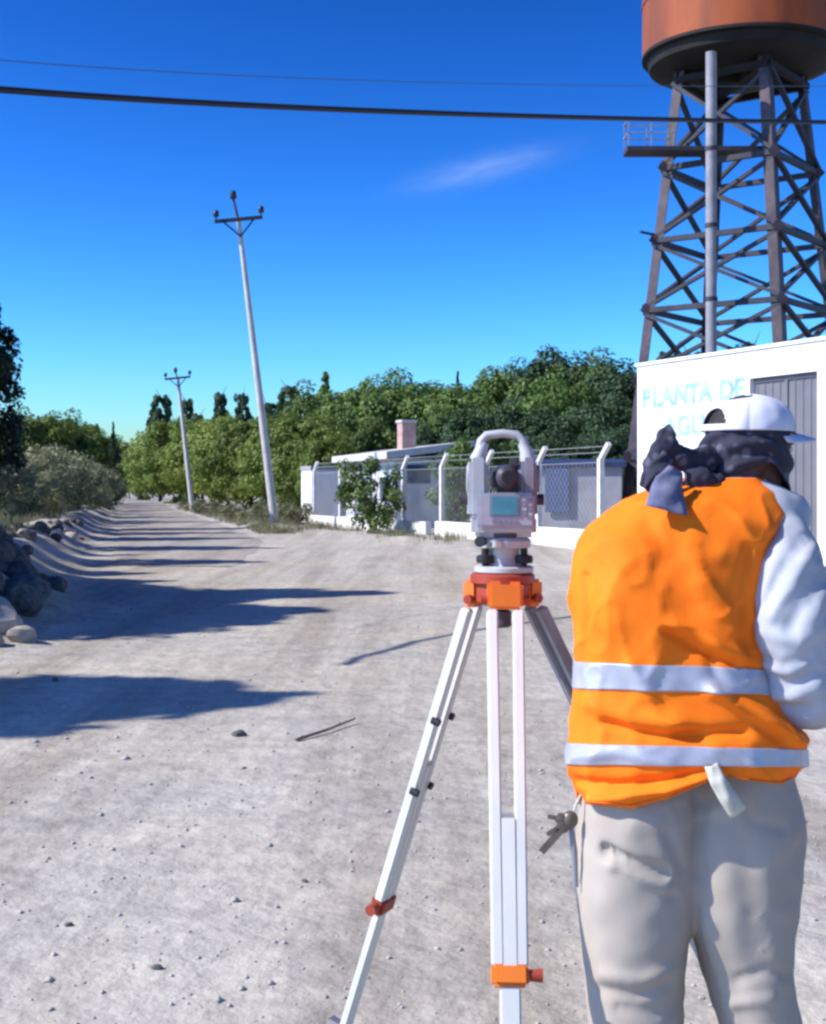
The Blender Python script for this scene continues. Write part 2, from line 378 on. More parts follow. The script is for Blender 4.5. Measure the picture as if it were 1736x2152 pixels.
# ------------------------------------------------------------------ trees
def leaf_mesh(name, cen, nrm, size, m, aspect=0.55):
    n = len(cen); d = nrm + rng.normal(0, 0.55, (n, 3)); d /= np.linalg.norm(d, axis=1)[:, None]
    r = rng.normal(0, 1, (n, 3)); a = np.cross(d, r); a /= np.linalg.norm(a, axis=1)[:, None]; b = np.cross(d, a)
    s = (size * rng.uniform(0.6, 1.35, n))[:, None]
    bend = d * s * 0.18
    V = np.stack([cen - a * s, cen - b * s * aspect + bend, cen + a * s, cen + b * s * aspect + bend], 1).reshape(-1, 3)
    me = bpy.data.meshes.new(name)
    me.vertices.add(4 * n); me.vertices.foreach_set('co', V.ravel())
    me.loops.add(4 * n); me.loops.foreach_set('vertex_index', np.arange(4 * n, dtype=np.int32))
    me.polygons.add(n); me.polygons.foreach_set('loop_start', np.arange(0, 4 * n, 4, dtype=np.int32)); me.polygons.foreach_set('loop_total', np.full(n, 4, np.int32))
    me.update(); me.validate(); me.materials.append(m); return me
def crown(shape, Ht, Rr, clumps, per, leaf, base=0.12, irr=0.25):
    C, Nn = [], []
    for _ in range(clumps):
        if shape == 'round':
            d = rng.normal(0, 1, 3); d /= np.linalg.norm(d); k = rng.uniform(0.45, 1.0) ** 0.6
            z0 = Ht * (base + (1 - base) * 0.5); hz = Ht * (1 - base) * 0.5
            wob = 1 + irr * mnoise.noise(Vector(d * 1.7) + Vector((Ht, Rr, 0)))
            c = np.array([d[0] * Rr * k * wob, d[1] * Rr * k * wob, z0 + d[2] * hz * k * wob]); cr = Rr * rng.uniform(0.20, 0.34)
        else:
            t = rng.uniform(0, 1) ** (1.25 if shape == 'cone' else 1.0); z = Ht * (base + (1 - base) * t)
            if shape == 'cone': pr = Rr * (1 - t) ** 0.85 * (0.75 + 0.35 * math.sin(t * 26)) + 0.05
            else: pr = Rr * min(1, (t + 0.12) * 3.2) * min(1, (1.03 - t) * 2.6) ** 0.7
            a = rng.uniform(0, 2 * math.pi); k = rng.uniform(0.35, 1) ** 0.5
            k *= 1 + irr * mnoise.noise(Vector((math.cos(a) * 1.5, math.sin(a) * 1.5, z * 1.1)))
            c = np.array([math.cos(a) * pr * k, math.sin(a) * pr * k, z]); cr = max(0.12, pr * rng.uniform(0.22, 0.40))
            d = np.array([math.cos(a), math.sin(a), 0.5])
        pts = rng.normal(0, 1, (per, 3)); pts /= np.linalg.norm(pts, axis=1)[:, None]; rr = rng.uniform(0.3, 1, (per, 1)) ** 0.5
        off = pts * rr * cr; off[:, 2] *= 0.75 if shape == 'round' else 1.2
        C.append(c + off); Nn.append(pts * 0.7 + d * 0.5 + np.array([0, 0, 0.3]))
    return np.concatenate(C), np.concatenate(Nn)
def make_tree(name, shape, Ht, Rr, clumps, per, leaf, lm, base=0.12, irr=0.3, limbs=7, trunk_r=0.16):
    root = bpy.data.objects.new(name, None); COL.objects.link(root); ORG[root.name] = (0, 0, 0)
    c, nn = crown(shape, Ht, Rr, clumps, per, leaf, base, irr)
    part('crown', leaf_mesh('crown', c, nn, leaf, lm), lm, root)
    t = MB(); top = Ht * (0.72 if shape == 'round' else 0.93)
    pts = [(0.05 * Rr * ndisp((0, 0, i + Ht), 0.7), 0.05 * Rr * ndisp((5, 0, i + Ht), 0.7), -0.25 + (top + 0.25) * i / 6) for i in range(7)]
    t.tube(pts, [trunk_r * (1 - 0.85 * i / 6) for i in range(7)], 8)
    for i in range(limbs):
        z = Ht * (base + 0.06 + 0.5 * i / limbs); a = i * 2.4 + Ht; ln = Rr * (0.75 if shape == 'round' else 0.45)
        p0 = Vector((0, 0, z)); p1 = p0 + Vector((math.cos(a) * ln * .5, math.sin(a) * ln * .5, ln * 0.3)); p2 = p0 + Vector((math.cos(a) * ln, math.sin(a) * ln, ln * 0.75))
        t.tube([p0, p1, p2], [trunk_r * .45, trunk_r * .3, trunk_r * .12], 6)
    part('trunk', t, M['bark'], root)
    return root
PROTO = {
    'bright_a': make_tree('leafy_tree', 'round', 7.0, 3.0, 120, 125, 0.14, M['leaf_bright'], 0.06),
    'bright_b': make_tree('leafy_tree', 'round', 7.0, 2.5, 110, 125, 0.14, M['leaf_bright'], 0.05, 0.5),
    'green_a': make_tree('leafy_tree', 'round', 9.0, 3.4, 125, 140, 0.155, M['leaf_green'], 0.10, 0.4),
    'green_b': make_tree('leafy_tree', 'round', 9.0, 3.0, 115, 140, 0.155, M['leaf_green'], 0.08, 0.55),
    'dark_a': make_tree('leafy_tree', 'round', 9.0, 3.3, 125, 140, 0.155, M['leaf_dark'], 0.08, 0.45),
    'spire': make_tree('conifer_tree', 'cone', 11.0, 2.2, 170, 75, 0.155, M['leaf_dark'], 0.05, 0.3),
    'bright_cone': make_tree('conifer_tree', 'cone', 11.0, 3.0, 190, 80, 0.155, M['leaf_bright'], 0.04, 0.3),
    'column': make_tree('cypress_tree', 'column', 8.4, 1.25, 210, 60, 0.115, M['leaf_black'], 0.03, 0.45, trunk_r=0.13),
    'topknot': make_tree('conifer_tree', 'round', 11.0, 1.9, 80, 120, 0.16, M['leaf_dark'], 0.45, 0.5),
}
HT = {'bright_a': 7, 'bright_b': 7, 'green_a': 9, 'green_b': 9, 'dark_a': 9, 'spire': 11, 'bright_cone': 11, 'column': 8.4, 'topknot': 11}
used = set()
def plant(kind, x, y, height, label, cat, group, wscale=1.0, sink=0.05):
    p = PROTO[kind]; s = height / HT[kind]; sc = (s * wscale, s * wscale, s); rz = random.uniform(0, 6.28)
    z = ground_h(x, y) if y < 200 else 0
    if kind not in used:
        used.add(kind); p.location = (x, y, z - sink); p.rotation_euler = (0, 0, rz); p.scale = sc; props(p, label, cat, group); return p
    return dup(p, (x, y, z - sink), rz, sc, label, group)
def plant_px(kind, u, vtop, Y, label, cat, group, wscale=1.0):
    x = (u - U0) / F * Y; return plant(kind, x, Y, CAM_H + (V0 - vtop) / F * Y, label, cat, group, wscale)

G1 = 'cypresses in the row left of the road'
LC = 'tall dark cypress in the row left of the road'
for (x, y, h, w) in [(-10.9, 7.9, 8.5, 1.35), (-11.4, 13.7, 8.2, 1.4), (-11.6, 15.0, 8.5, 1.5), (-12.2, 16.4, 8.2, 1.5), (-10.9, 17.9, 8.8, 1.0), (-12.8, 19.4, 7.6, 1.1), (-11.6, 21.0, 6.2, 1.3), (-12.0, 23.2, 6.0, 1.2), (-10.2, 16.3, 6.2, 1.5), (-11.4, 17.6, 8.0, 1.4), (-9.4, 18.3, 5.2, 1.5), (-8.9, 15.4, 4.6, 1.5), (-13.3, 26.6, 8.5, 1.05), (-13.9, 33.4, 8.6, 1.1), (-15.1, 40.4, 8.6, 1.1), (-14.2, 30.0, 6.6, .9), (-16.4, 45.6, 8.8, 1.0)]:
    plant('column', x, y, h, LC, 'tree', G1, w)
plant('column', -16.0, 51.0, 9.2, 'large dark cypress cut by the left edge of the picture', 'tree', G1, 0.95)
for (x, y, h, w) in [(-20.6, 62.0, 10.2, .8), (-23.8, 73, 10.4, .8), (-27.2, 84, 10.4, .8)]:
    plant('column', x, y, h, LC, 'tree', G1, w)

NUM = ['one', 'two', 'three', 'four', 'five', 'six', 'seven', 'eight', 'nine', 'ten']
G2 = 'leafy trees along the right side of the road'
for u, vt, Y, k, w in [(272, 945, 235, 'green_a', .9), (300, 925, 205, 'bright_b', 1), (335, 900, 178, 'bright_a', 1), (378, 885, 152, 'bright_b', 1.1), (425, 882, 132, 'bright_a', 1), (478, 878, 116, 'bright_a', 1.05), (530, 882, 104, 'bright_b', 1.15), (588, 880, 95, 'bright_a', 1.0), (640, 872, 88, 'bright_b', 1.1), (690, 905, 82, 'bright_a', .9)]:
    plant_px(k, u, vt, Y, 'leafy yellow green tree number %s from the far end of the roadside row' % NUM.pop(0), 'tree', G2, w)
G3 = 'dark conifers rising behind the leafy row'
for u, vt, Y, k, w, lb in [(340, 822, 215, 'topknot', .62, 'dark bushy topped conifer left of the far utility pole'), (392, 830, 205, 'topknot', .48, 'slim dark conifer just right of the far utility pole'), (418, 862, 200, 'topknot', .6, 'short dark conifer right of the far utility pole'),
                       (465, 816, 190, 'topknot', .46, 'first of two narrow dark conifers left of the near utility pole'), (512, 818, 186, 'topknot', .46, 'second of two narrow dark conifers left of the near utility pole'),
                       (560, 838, 180, 'topknot', .8, 'dark conifer top directly behind the near utility pole'), (608, 802, 172, 'topknot', .62, 'dark bushy conifer just right of the near utility pole'),
                       (683, 783, 130, 'bright_cone', 1.0, 'tall conical yellow green conifer right of the near utility pole'), (962, 783, 165, 'spire', .45, 'narrow dark spire tree above the wood behind the house')]:
    plant_px(k, u, vt, Y, lb, 'tree', G3, w)
WL = ['green tree behind the house just left of the conical conifer', 'skyline tree just right of the conical yellow green conifer', 'skyline tree in the wood straight above the left house eave', 'skyline tree in the wood left of the chimney top', 'skyline tree in the wood just right of the chimney', 'skyline tree behind the narrow dark spire', 'skyline tree straight above the left end of the instrument handle', 'skyline tree straight above the right end of the instrument handle', 'skyline tree at the left foot of the tallest dark crown', 'tallest dark crown on the skyline of the wood', 'green crown just in front of the tallest dark crown', 'dark skyline tree just right of the tallest crown', 'green skyline tree second from the right before the white building', 'dark tree at the right end of the wood beside the white building', 'lower green tree whose crown stands behind the left house eave', 'lower green tree behind the right end of the house roof']
G4 = 'trees in the wood behind the house'
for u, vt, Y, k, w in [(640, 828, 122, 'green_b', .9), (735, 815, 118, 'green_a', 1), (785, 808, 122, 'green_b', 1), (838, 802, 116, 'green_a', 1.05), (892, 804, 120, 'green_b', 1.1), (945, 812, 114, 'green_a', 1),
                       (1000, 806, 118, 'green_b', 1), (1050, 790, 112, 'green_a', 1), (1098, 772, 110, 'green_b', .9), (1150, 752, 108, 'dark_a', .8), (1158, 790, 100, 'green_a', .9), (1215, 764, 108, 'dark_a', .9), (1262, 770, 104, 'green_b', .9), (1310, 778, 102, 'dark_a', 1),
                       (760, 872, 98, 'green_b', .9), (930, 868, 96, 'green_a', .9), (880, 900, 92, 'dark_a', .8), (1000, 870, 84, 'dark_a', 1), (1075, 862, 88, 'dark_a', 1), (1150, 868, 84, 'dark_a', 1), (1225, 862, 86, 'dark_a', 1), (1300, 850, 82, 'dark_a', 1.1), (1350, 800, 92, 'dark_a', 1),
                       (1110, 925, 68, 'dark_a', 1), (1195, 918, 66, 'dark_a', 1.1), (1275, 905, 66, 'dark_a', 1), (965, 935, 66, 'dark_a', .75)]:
    plant_px(k, u, vt, Y, WL.pop(0) if WL else 'dark lower tree in the thick of the wood behind house and fence', 'tree', G4, w)
G5 = 'treetops behind the white building'
for u, vt, Y in [(1405, 726, 88), (1455, 728, 84), (1500, 726, 86), (1580, 706, 82), (1640, 700, 84), (1700, 696, 82)]:
    plant_px('topknot', u, vt, Y, 'dark treetop showing just above the parapet of the white building', 'tree', G5, .55)
G6 = 'far trees left of the road'
for u, vt, Y, k, w in [(50, 880, 92, 'green_b', .9), (92, 884, 100, 'bright_b', 1), (70, 885, 120, 'green_a', 1), (135, 890, 112, 'green_b', 1), (118, 882, 140, 'green_b', 1), (175, 905, 130, 'bright_a', .9), (165, 890, 155, 'green_a', 1), (205, 892, 180, 'spire', .7), (238, 888, 190, 'spire', .6), (225, 915, 210, 'green_b', 1), (255, 935, 260, 'dark_a', 1.3), (20, 880, 110, 'green_b', 1)]:
    plant_px(k, u, vt, Y, 'hazy green tree far along the left side of the road', 'tree', G6, w)

# shrubs
def make_bush(name, lm, Ht, Rr, clumps, per, leaf):
    root = bpy.data.objects.new(name, None); COL.objects.link(root); ORG[root.name] = (0, 0, 0)
    c, nn = crown('round', Ht, Rr, clumps, per, leaf, 0.0, 0.5); c[:, 2] = np.maximum(c[:, 2], 0.02)
    part('foliage', leaf_mesh('foliage', c, nn, leaf, lm), lm, root)
    t = MB()
    for i in range(7):
        a = i * 0.9; t.tube([(0, 0, -0.1), (math.cos(a) * Rr * .3, math.sin(a) * Rr * .3, Ht * .4), (math.cos(a) * Rr * .6, math.sin(a) * Rr * .6, Ht * .8)], [0.03, 0.02, 0.006], 5)
    part('stem', t, M['bark'], root); return root
olive = make_bush('shrub', M['leaf_olive'], 3.2, 1.6, 80, 70, 0.085)
gb = make_bush('shrub', M['leaf_green'], 2.6, 1.05, 60, 75, 0.07)
low = make_bush('shrub', M['weed'], 0.8, 0.75, 40, 40, 0.05)
def put(root, first, x, y, rz, sc, label, cat, group):
    z = ground_h(x, y)
    if first: root.location = (x, y, z - 0.03); root.rotation_euler = (0, 0, rz); root.scale = (sc,) * 3 if not hasattr(sc, '__len__') else sc; return props(root, label, cat, group)
    return dup(root, (x, y, z - 0.03), rz, sc, label, group)
for i, (u, Y, s) in enumerate([(70, 56, .85), (118, 60, .9), (165, 66, .85), (200, 78, .8), (222, 95, .8), (95, 72, 1.15), (150, 84, 1.1), (45, 47, .6), (95, 50, .55)]):
    put(olive, i == 0, (u - U0) / F * Y, Y, i * 1.3, s, 'dry olive grey shrub on the berm left of the road', 'shrub', 'olive shrubs left of the road')
bx, by = (784 - U0) / F * 46.6, 46.6
bq = at(968, 1040, 51.5)
put(gb, True, bx, by, 0.4, 1.0, 'dark green bush growing before the white plinth of the fence', 'bush', None)
put(gb, False, bq.x, 51.5, 2.0, (1.0, 1.0, 1.35), 'tall dark green bush behind the fence between the house and the instrument', 'bush', None)
put(gb, False, (1010 - U0) / F * 56, 56, 4.0, (1.5, 1.5, 1.4), 'broad dark green bush behind the fence straight behind the instrument', 'bush', None)
for i, (u, Y, s, w) in enumerate([(492, 66, .9, 1), (520, 62, .7, 1), (548, 59, .8, 1), (606, 57, 1.0, .9), (628, 58, 1.15, .8), (462, 76, .9, 1.2), (430, 85, 1.1, 1.2), (590, 62, 1.1, 1), (395, 97, 1.1, 1.1), (560, 66, 1.2, 1)]):
    put(low, i == 0, (u - U0) / F * Y, Y, i * 2.1, (s * w, s * w, s), 'pale dry weed clump on the verge by the utility poles', 'weed', 'weed clumps on the right verge')
# grass and weeds nobody could count
def grass(name, pts, hgt, m):
    n = len(pts); P = np.array(pts); a = rng.uniform(0, 6.28, n); w = 0.012; h = hgt * rng.uniform(0.5, 1.3, n)
    dx, dy = np.cos(a) * w, np.sin(a) * w; lx, ly = rng.normal(0, .25, n) * h, rng.normal(0, .25, n) * h
    V = np.empty((n, 3, 3)); V[:, 0] = P + np.stack([dx, dy, 0 * dx], 1); V[:, 1] = P - np.stack([dx, dy, 0 * dx], 1); V[:, 2] = P + np.stack([lx, ly, h], 1)
    me = bpy.data.meshes.new(name); me.from_pydata(V.reshape(-1, 3).tolist(), [], [(3 * i, 3 * i + 1, 3 * i + 2) for i in range(n)]); me.update(); me.materials.append(m)
    o = bpy.data.objects.new(name, me); COL.objects.link(o); return o
gp = []
for _ in range(26000):
    y = 17 + 80 * random.random() ** 1.5; d = random.uniform(0.5, 6.5); x = road_left(y) - 1.0 - d
    if mnoise.noise(Vector((x * .6, y * .35, 0))) > -0.1: gp.append((x, y, ground_h(x, y) - 0.01))
for _ in range(9000):
    y = 47 + 60 * random.random() ** 1.3; x = road_right(y) + abs(random.gauss(0.9, 0.8))
    if mnoise.noise(Vector((x * .8, y * .4, 4))) > 0.0: gp.append((x, y, ground_h(x, y) - 0.01))
for _ in range(6000):
    a, b = random.uniform(-3, 22), abs(random.gauss(0.9, 0.9)); p = FA + FD * a + FN * b
    if mnoise.noise(Vector((p.x * .9, p.y * .5, 7))) > 0.12: gp.append((p.x, p.y, ground_h(p.x, p.y) - 0.01))
props(grass('grass', gp, 0.28, M['weed']), 'dry pale grass on the berm and along the fence', 'grass', None, 'stuff')

# ------------------------------------------------------------------ utility poles
def pole(base, top, r0, r1, arm, label, armz):
    base, top = Vector(base), Vector(top); t = thing('utility_pole', label, 'utility pole', base, 'utility poles along the road')
    ax = (top - base).normalized(); side = Vector((1, 0.12, 0)); side = (side - ax * side.dot(ax)).normalized(); fr = ax.cross(side)
    ht = (top - base).length; shaft_top = base + ax * (ht * armz + 0.1)
    part('pole', MB().tube([base - ax * 0.5, base + ax * ht * .5, shaft_top], [r0, (r0 + r1) / 2, r1], 14), M['concrete'], t)
    c = base + ax * (ht * armz) - fr * (r1 + 0.06) if fr.y > 0 else base + ax * (ht * armz) + fr * (r1 + 0.06)
    part('crossarm', MB().bar(c - side * arm / 2, c + side * arm / 2, 0.13, 0.13), M['brace'], t)
    for sg in (-1, 1):
        part('brace', MB().bar(c + side * sg * arm * .34, c - ax * arm * .36, 0.06, 0.06), M['brace'], t)
        p = c + side * sg * arm * 0.47
        i_ = part('insulator', MB().lathe(p, [(0.03, 0.05), (0.03, 0.17), (0.10, 0.18), (0.13, 0.24), (0.09, 0.29), (0.12, 0.33), (0.10, 0.40), (0.05, 0.44)], 14), M['insulator'], t)
    part('pin', MB().tube([shaft_top - ax * .2, top - ax * 0.35 - side * 0.10], [0.055, 0.045], 8), M['brace'], t)
    tp = top - ax * 0.42 - side * 0.12
    part('insulator', MB().lathe(tp, [(0.04, 0.0), (0.05, 0.08), (0.13, 0.12), (0.15, 0.2), (0.10, 0.26), (0.13, 0.31), (0.1, 0.38), (0.05, 0.42)], 14), M['insulator'], t)
    return t
pole(at(579, 1112, 53.5), at(494, 400, 53.5), 0.175, 0.085, 1.85, 'tall pale leaning utility pole with dark crossarm, the nearer of the two', 0.912)
b2 = at(405, 1076, 95.0); pole((b2.x, b2.y, 0), at(371, 772, 95), 0.19, 0.10, 1.75, 'smaller far utility pole before the leafy trees, faint against the sky', 0.925)

# overhead cables
def cable(pts, r, label):
    P = [Vector(p) for p in pts]; out = []
    for i in range(41):
        t = i / 40
        a = P[0].lerp(P[1], t).lerp(P[1].lerp(P[2], t), t); out.append(a)
    c0 = out[0]
    return solo('overhead_cable', MB().tube(out, r, 8), M['cable'] if r > .02 else M['wire_blue'], label, 'cable', tuple(c0), 'overhead cables')
def thru(a, m, b): return a, m * 2 - (a + b) / 2, b
cable(thru(at(-900, 60, 10.5), at(840, 235, 20), at(2500, 262, 33)), 0.040, 'thick black overhead cable sagging across the sky before the tower')
cable(thru(at(-900, -20, 13), at(870, 172, 24), at(2500, 170, 40)), 0.0075, 'thin faint overhead wire above the thick black cable')

# ------------------------------------------------------------------ water tower
TX, TY = (1557 - U0) / F * 45, 45.0
tw = thing('water_tower', 'lattice steel water tower with orange tank behind the white building', 'water tower', (TX, TY, 0))
def Rz(z): return 4.15 - 0.128 * z
PHI = [R_(a) for a in (188.0, -82.0, 8.0, 98.0)]          # left, near, right, far
def cn(i, z): return Vector((TX + Rz(z) * math.cos(PHI[i % 4]), TY + Rz(z) * math.sin(PHI[i % 4]), z))
ZL = [0.0, 2.55, 5.0, 7.3, 9.55, 11.9, 14.75]; TB = 15.55
for i in range(4):
    f_ = part('footing', MB().box(cn(i, 0.1), (0.9, 0.9, 0.5), bev=0.04), M['concrete'], tw)
    mb = MB(); a, b = cn(i, 0.2), cn(i, TB - 0.25); inx = (Vector((TX, TY, 0)) - Vector((a.x, a.y, 0))).normalized(); tg = Vector((-inx.y, inx.x, 0))
    w = 0.32
    for sg in (-1, 1):       # an angle section: two flanges
        dirn = (inx * 0.7 + tg * sg * 0.7).normalized(); off = dirn * w / 2
        mb.bar(a + off, b + off, 0.035, w, up=(dirn.x, dirn.y, 0))
    part('leg', mb, M['tower'], tw, smooth=False)
for k in range(len(ZL) - 1):
    for i in range(4):
        j = (i + 1) % 4; z0, z1 = ZL[k], ZL[k + 1]
        if k > 0: part('strut', MB().bar(cn(i, z0), cn(j, z0), 0.17, 0.17), M['brace'], tw, smooth=False)
        mid = (cn(i, z0) + cn(j, z0) + cn(i, z1) + cn(j, z1)) / 4; inn = (Vector((TX, TY, mid.z)) - mid).normalized() * 0.06
        part('brace', MB().bar(cn(i, z0 + .12) + inn, cn(j, z1 - .12) + inn, 0.17, 0.11), M['brace'], tw, smooth=False)
        part('brace', MB().bar(cn(j, z0 + .12) - inn, cn(i, z1 - .12) - inn, 0.17, 0.11), M['brace'], tw, smooth=False)
        if k > 0: part('gusset_plate', MB().box(cn(i, z0) + Vector((0, -.16, 0)), (0.30, 0.04, 0.30), Matrix.Rotation(R_(45), 3, 'Y')), M['tower'], tw, smooth=False)
for i in range(4): part('strut', MB().bar(cn(i, 14.75), cn((i + 1) % 4, 14.75), 0.2, 0.2), M['black_steel'], tw, smooth=False)
part('base_girder', MB().lathe((TX, TY, 0), [(2.3, 15.05), (2.95, 15.25), (3.02, 15.55), (2.0, 15.56)], 48), M['black_steel'], tw)
part('deck_beam', MB().bar(cn(0, 14.95), cn(2, 14.95), 0.25, 0.4).bar(cn(1, 14.95), cn(3, 14.95), 0.25, 0.38), M['black_steel'], tw, smooth=False)
TR = 3.17
tk = part('tank', MB().lathe((TX, TY, 0), [(TR, TB + .12), (TR, TB + 1.75), (TR + .03, TB + 1.76), (TR + .03, TB + 1.84), (TR, TB + 1.85), (TR, TB + 3.5), (TR + .03, TB + 3.51), (TR + .03, TB + 3.59), (TR, TB + 3.6), (TR, TB + 5.0)], 64, cap=False), M['tank'], tw, angle=30)
part('tank_floor', MB().lathe((TX, TY, 0), [(0.1, TB - 0.12), (2.6, TB - 0.05), (TR + .02, TB + .04), (TR + .02, TB + .14)], 64), M['black_steel'], tw)
part('tank_roof', MB().lathe((TX, TY, 0), [(TR + .15, TB + 5.0), (TR + .15, TB + 5.06), (0.25, TB + 6.0)], 48), M['tank'], tw)
pX = 9.13; pY = TY - 2.75
part('riser_pipe', MB().tube([(pX, pY, -0.1), (pX, pY, 14.9)], 0.17, 16), M['pipe'], tw)
for z in (2.6, 5.05, 7.35, 9.6, 11.95): part('pipe_clamp', MB().lathe((pX, pY, z), [(.20, -.06), (.20, .06)], 16).bar((pX, pY + .1, z), (pX + .1, pY + .75, z), 0.06, 0.06), M['brace'], tw)
# side platform with railing
pa = at(1310, 325, 44.0); pz = pa.z
pl = part('platform', MB().box(((pa.x + TX + 0.6) / 2, 43.6, pz), (TX + 0.6 - pa.x, 0.9, 0.14)), M['brace'], tw, smooth=False)
rl = MB()
for xx in (pa.x + .04, pa.x + .75, pa.x + 1.45):
    for yy in (43.18, 44.02): rl.bar((xx, yy, pz), (xx, yy, pz + .92), .035, .035)
for zz in (pz + .5, pz + .92):
    for yy in (43.18, 44.02): rl.bar((pa.x, yy, zz), (pa.x + 1.5, yy, zz), .035, .035)
    rl.bar((pa.x + .03, 43.18, zz), (pa.x + .03, 44.02, zz), .035, .035)
part('railing', rl, M['pipe'], pl, smooth=False)
part('bracket', MB().bar(at(1345, 487, 44.2), cn(0, 9.75), .07, .07), M['brace'], tw)

# ------------------------------------------------------------------ white building with sign
B0 = Vector((5.45, 33.5, 0)); BT = Vector((0.4205, -0.9073, 0)); BN = Vector((-0.9073, -0.4205, 0)); BH = 4.5
RB = Matrix((BT, -BN, Vector((0, 0, 1)))).transposed()      # local x along the wall, y inwards, z up
bd = thing('white_building', 'white flat roofed building lettered for a water plant below the tower', 'building', B0)
def bl(s, d, z): return B0 + BT * s - BN * d + Vector((0, 0, z))
def bbox(s0, s1, d0, d1, z0, z1, mb=None, bev=0): return (mb or MB()).box(bl((s0 + s1) / 2, (d0 + d1) / 2, (z0 + z1) / 2), (s1 - s0, d1 - d0, z1 - z0), RB, bev=bev)
SG0, SG1, ZG = 4.24, 6.36, 3.9
w_ = MB(); bbox(0, SG0, 0, .25, -.2, BH, w_); bbox(SG0, SG1, 0, .25, ZG, BH, w_); bbox(SG1, 13, 0, .25, -.2, BH, w_)
part('front_wall', w_, M['white_paint'], bd, smooth=False)
w2 = MB(); bbox(0, .25, .25, 7, -.2, BH, w2); bbox(.25, 12.75, 6.75, 7, -.2, BH, w2); bbox(12.75, 13, .25, 7, -.2, BH, w2)
part('side_wall', w2, M['white_paint'], bd, smooth=False)
part('roof', bbox(.25, 12.75, .25, 6.75, BH - .45, BH - .25), M['concrete'], bd, smooth=False)
part('parapet_cap', bbox(-.04, 13.04, -.05, .30, BH, BH + .07), M['white_paint'], bd, smooth=False)
part('footing_band', bbox(-.02, SG0, -.03, -.002, -.1, .45), M['grey_block'], bd, smooth=False)
gt = part('gate', bbox(SG0, SG1, .14, .17, 0.03, ZG), M['gate'], bd, smooth=False)
for i in range(9):
    s = SG0 + .10 + i * (SG1 - SG0 - .20) / 8; part('rib', bbox(s - .02, s + .02, .125, .142, .06, ZG - .03), M['gate'], gt, smooth=False)
part('gate_frame', bbox(SG0, SG1, .10, .139, ZG - .1, ZG - .002, bbox((SG0 + SG1) / 2 - .04, (SG0 + SG1) / 2 + .04, .10, .139, .05, ZG - .1)), M['gate'], gt, smooth=False)
def lettering(txt, s, z, size, sx, shear=0.0):
    for ch in txt:
        if ch != ' ': letter(ch, s, z, size, sx)
        s += {' ': .32, 'P': .60, 'L': .50, 'A': .68, 'N': .78, 'T': .58, 'D': .74, 'E': .54, 'G': .76, 'U': .72}[ch] * size * sx * ADV
ADV = 1.0
def letter(txt, s, z, size, sx, shear=0.0):
    c = bpy.data.curves.new('letter', 'FONT'); c.body = txt; c.size = size; c.extrude = 0.004; c.shear = shear; c.space_character = 1.12; c.offset = 0.026
    o = bpy.data.objects.new('letter', c); COL.objects.link(o); me = evaluated(o); bpy.data.objects.remove(o)
    me.transform(Matrix.Diagonal((sx, 1, 1, 1)))
    me.transform(Matrix((BT, Vector((0, 0, 1)), BN)).transposed().to_4x4())
    me.transform(Matrix.Translation(BT * s + BN * 0.006 + Vector((0, 0, z))))
    o = part('letter', me, M['letter'], bd); return o
lettering('PLANTA DE', 0.20, 3.50, 0.62, 1.16)
lettering('AGUA', 1.12, 2.78, 0.62, 1.16)

# ------------------------------------------------------------------ fence with white plinth
fc = thing('perimeter_fence', 'wire mesh fence with white concrete posts on a low white plinth', 'fence', (FA.x, FA.y, 0))
RF = Matrix((Vector((FD.x, FD.y, 0)), Vector((-FN.x, -FN.y, 0)), Vector((0, 0, 1)))).transposed()
def fl(s, d, z): p = FA + FD * s - FN * d; return Vector((p.x, p.y, z))
LEN = (FC - FA).length
END = 26.3
for s0, s1, hh in [(0.0, 13.75, .46), (14.55, END, .50)]:
    n = int((s1 - s0) / 3.5) + 1
    for k in range(n):
        a, b = s0 + (s1 - s0) * k / n, s0 + (s1 - s0) * (k + 1) / n
        part('plinth', MB().box(fl((a + b) / 2, 0.02, hh / 2 - .15), (b - a - .012, .22, hh + .3), RF, bev=0.012), M['plinth'], fc, smooth=False)
ps = [0.34 + 3.52 * i for i in range(8)]
def post_mb(s):
    mb = MB(); mb.box(fl(s, 0.22, 1.05), (.15, .13, 2.5), RF)
    mb.bar(fl(s, .22, 2.28), fl(s + .42, .22, 2.66), .11, .11); return mb
for s in ps: part('post', post_mb(s), M['post'], fc, smooth=False)
for a, b in zip(ps[:-1], ps[1:]):
    mb = MB(); a += .08; b -= .08; z0, z1 = .47, 2.2; w_ = b - a; hgt = z1 - z0; st = .22
    k = -hgt
    while k < w_:
        x0, x1 = max(k, 0), min(k + hgt, w_)
        if x1 - x0 > .02:
            mb.bar(fl(a + x0, .22, z0 + (x0 - k)), fl(a + x1, .22, z0 + (x1 - k)), .0045, .0045)
            mb.bar(fl(b - x0, .225, z0 + (x0 - k)), fl(b - x1, .225, z0 + (x1 - k)), .0045, .0045)
        k += st
    part('mesh_panel', mb, M['wire'], fc, kind='stuff', smooth=False)
    part('line_wire', MB().bar(fl(a, .22, z1), fl(b, .22, z1), .012, .012).bar(fl(a + .3, .22, 2.45), fl(b + .3, .22, 2.45), .012, .012).bar(fl(a + .4, .22, 2.6), fl(b + .4, .22, 2.6), .012, .012), M['wire'], fc, smooth=False)

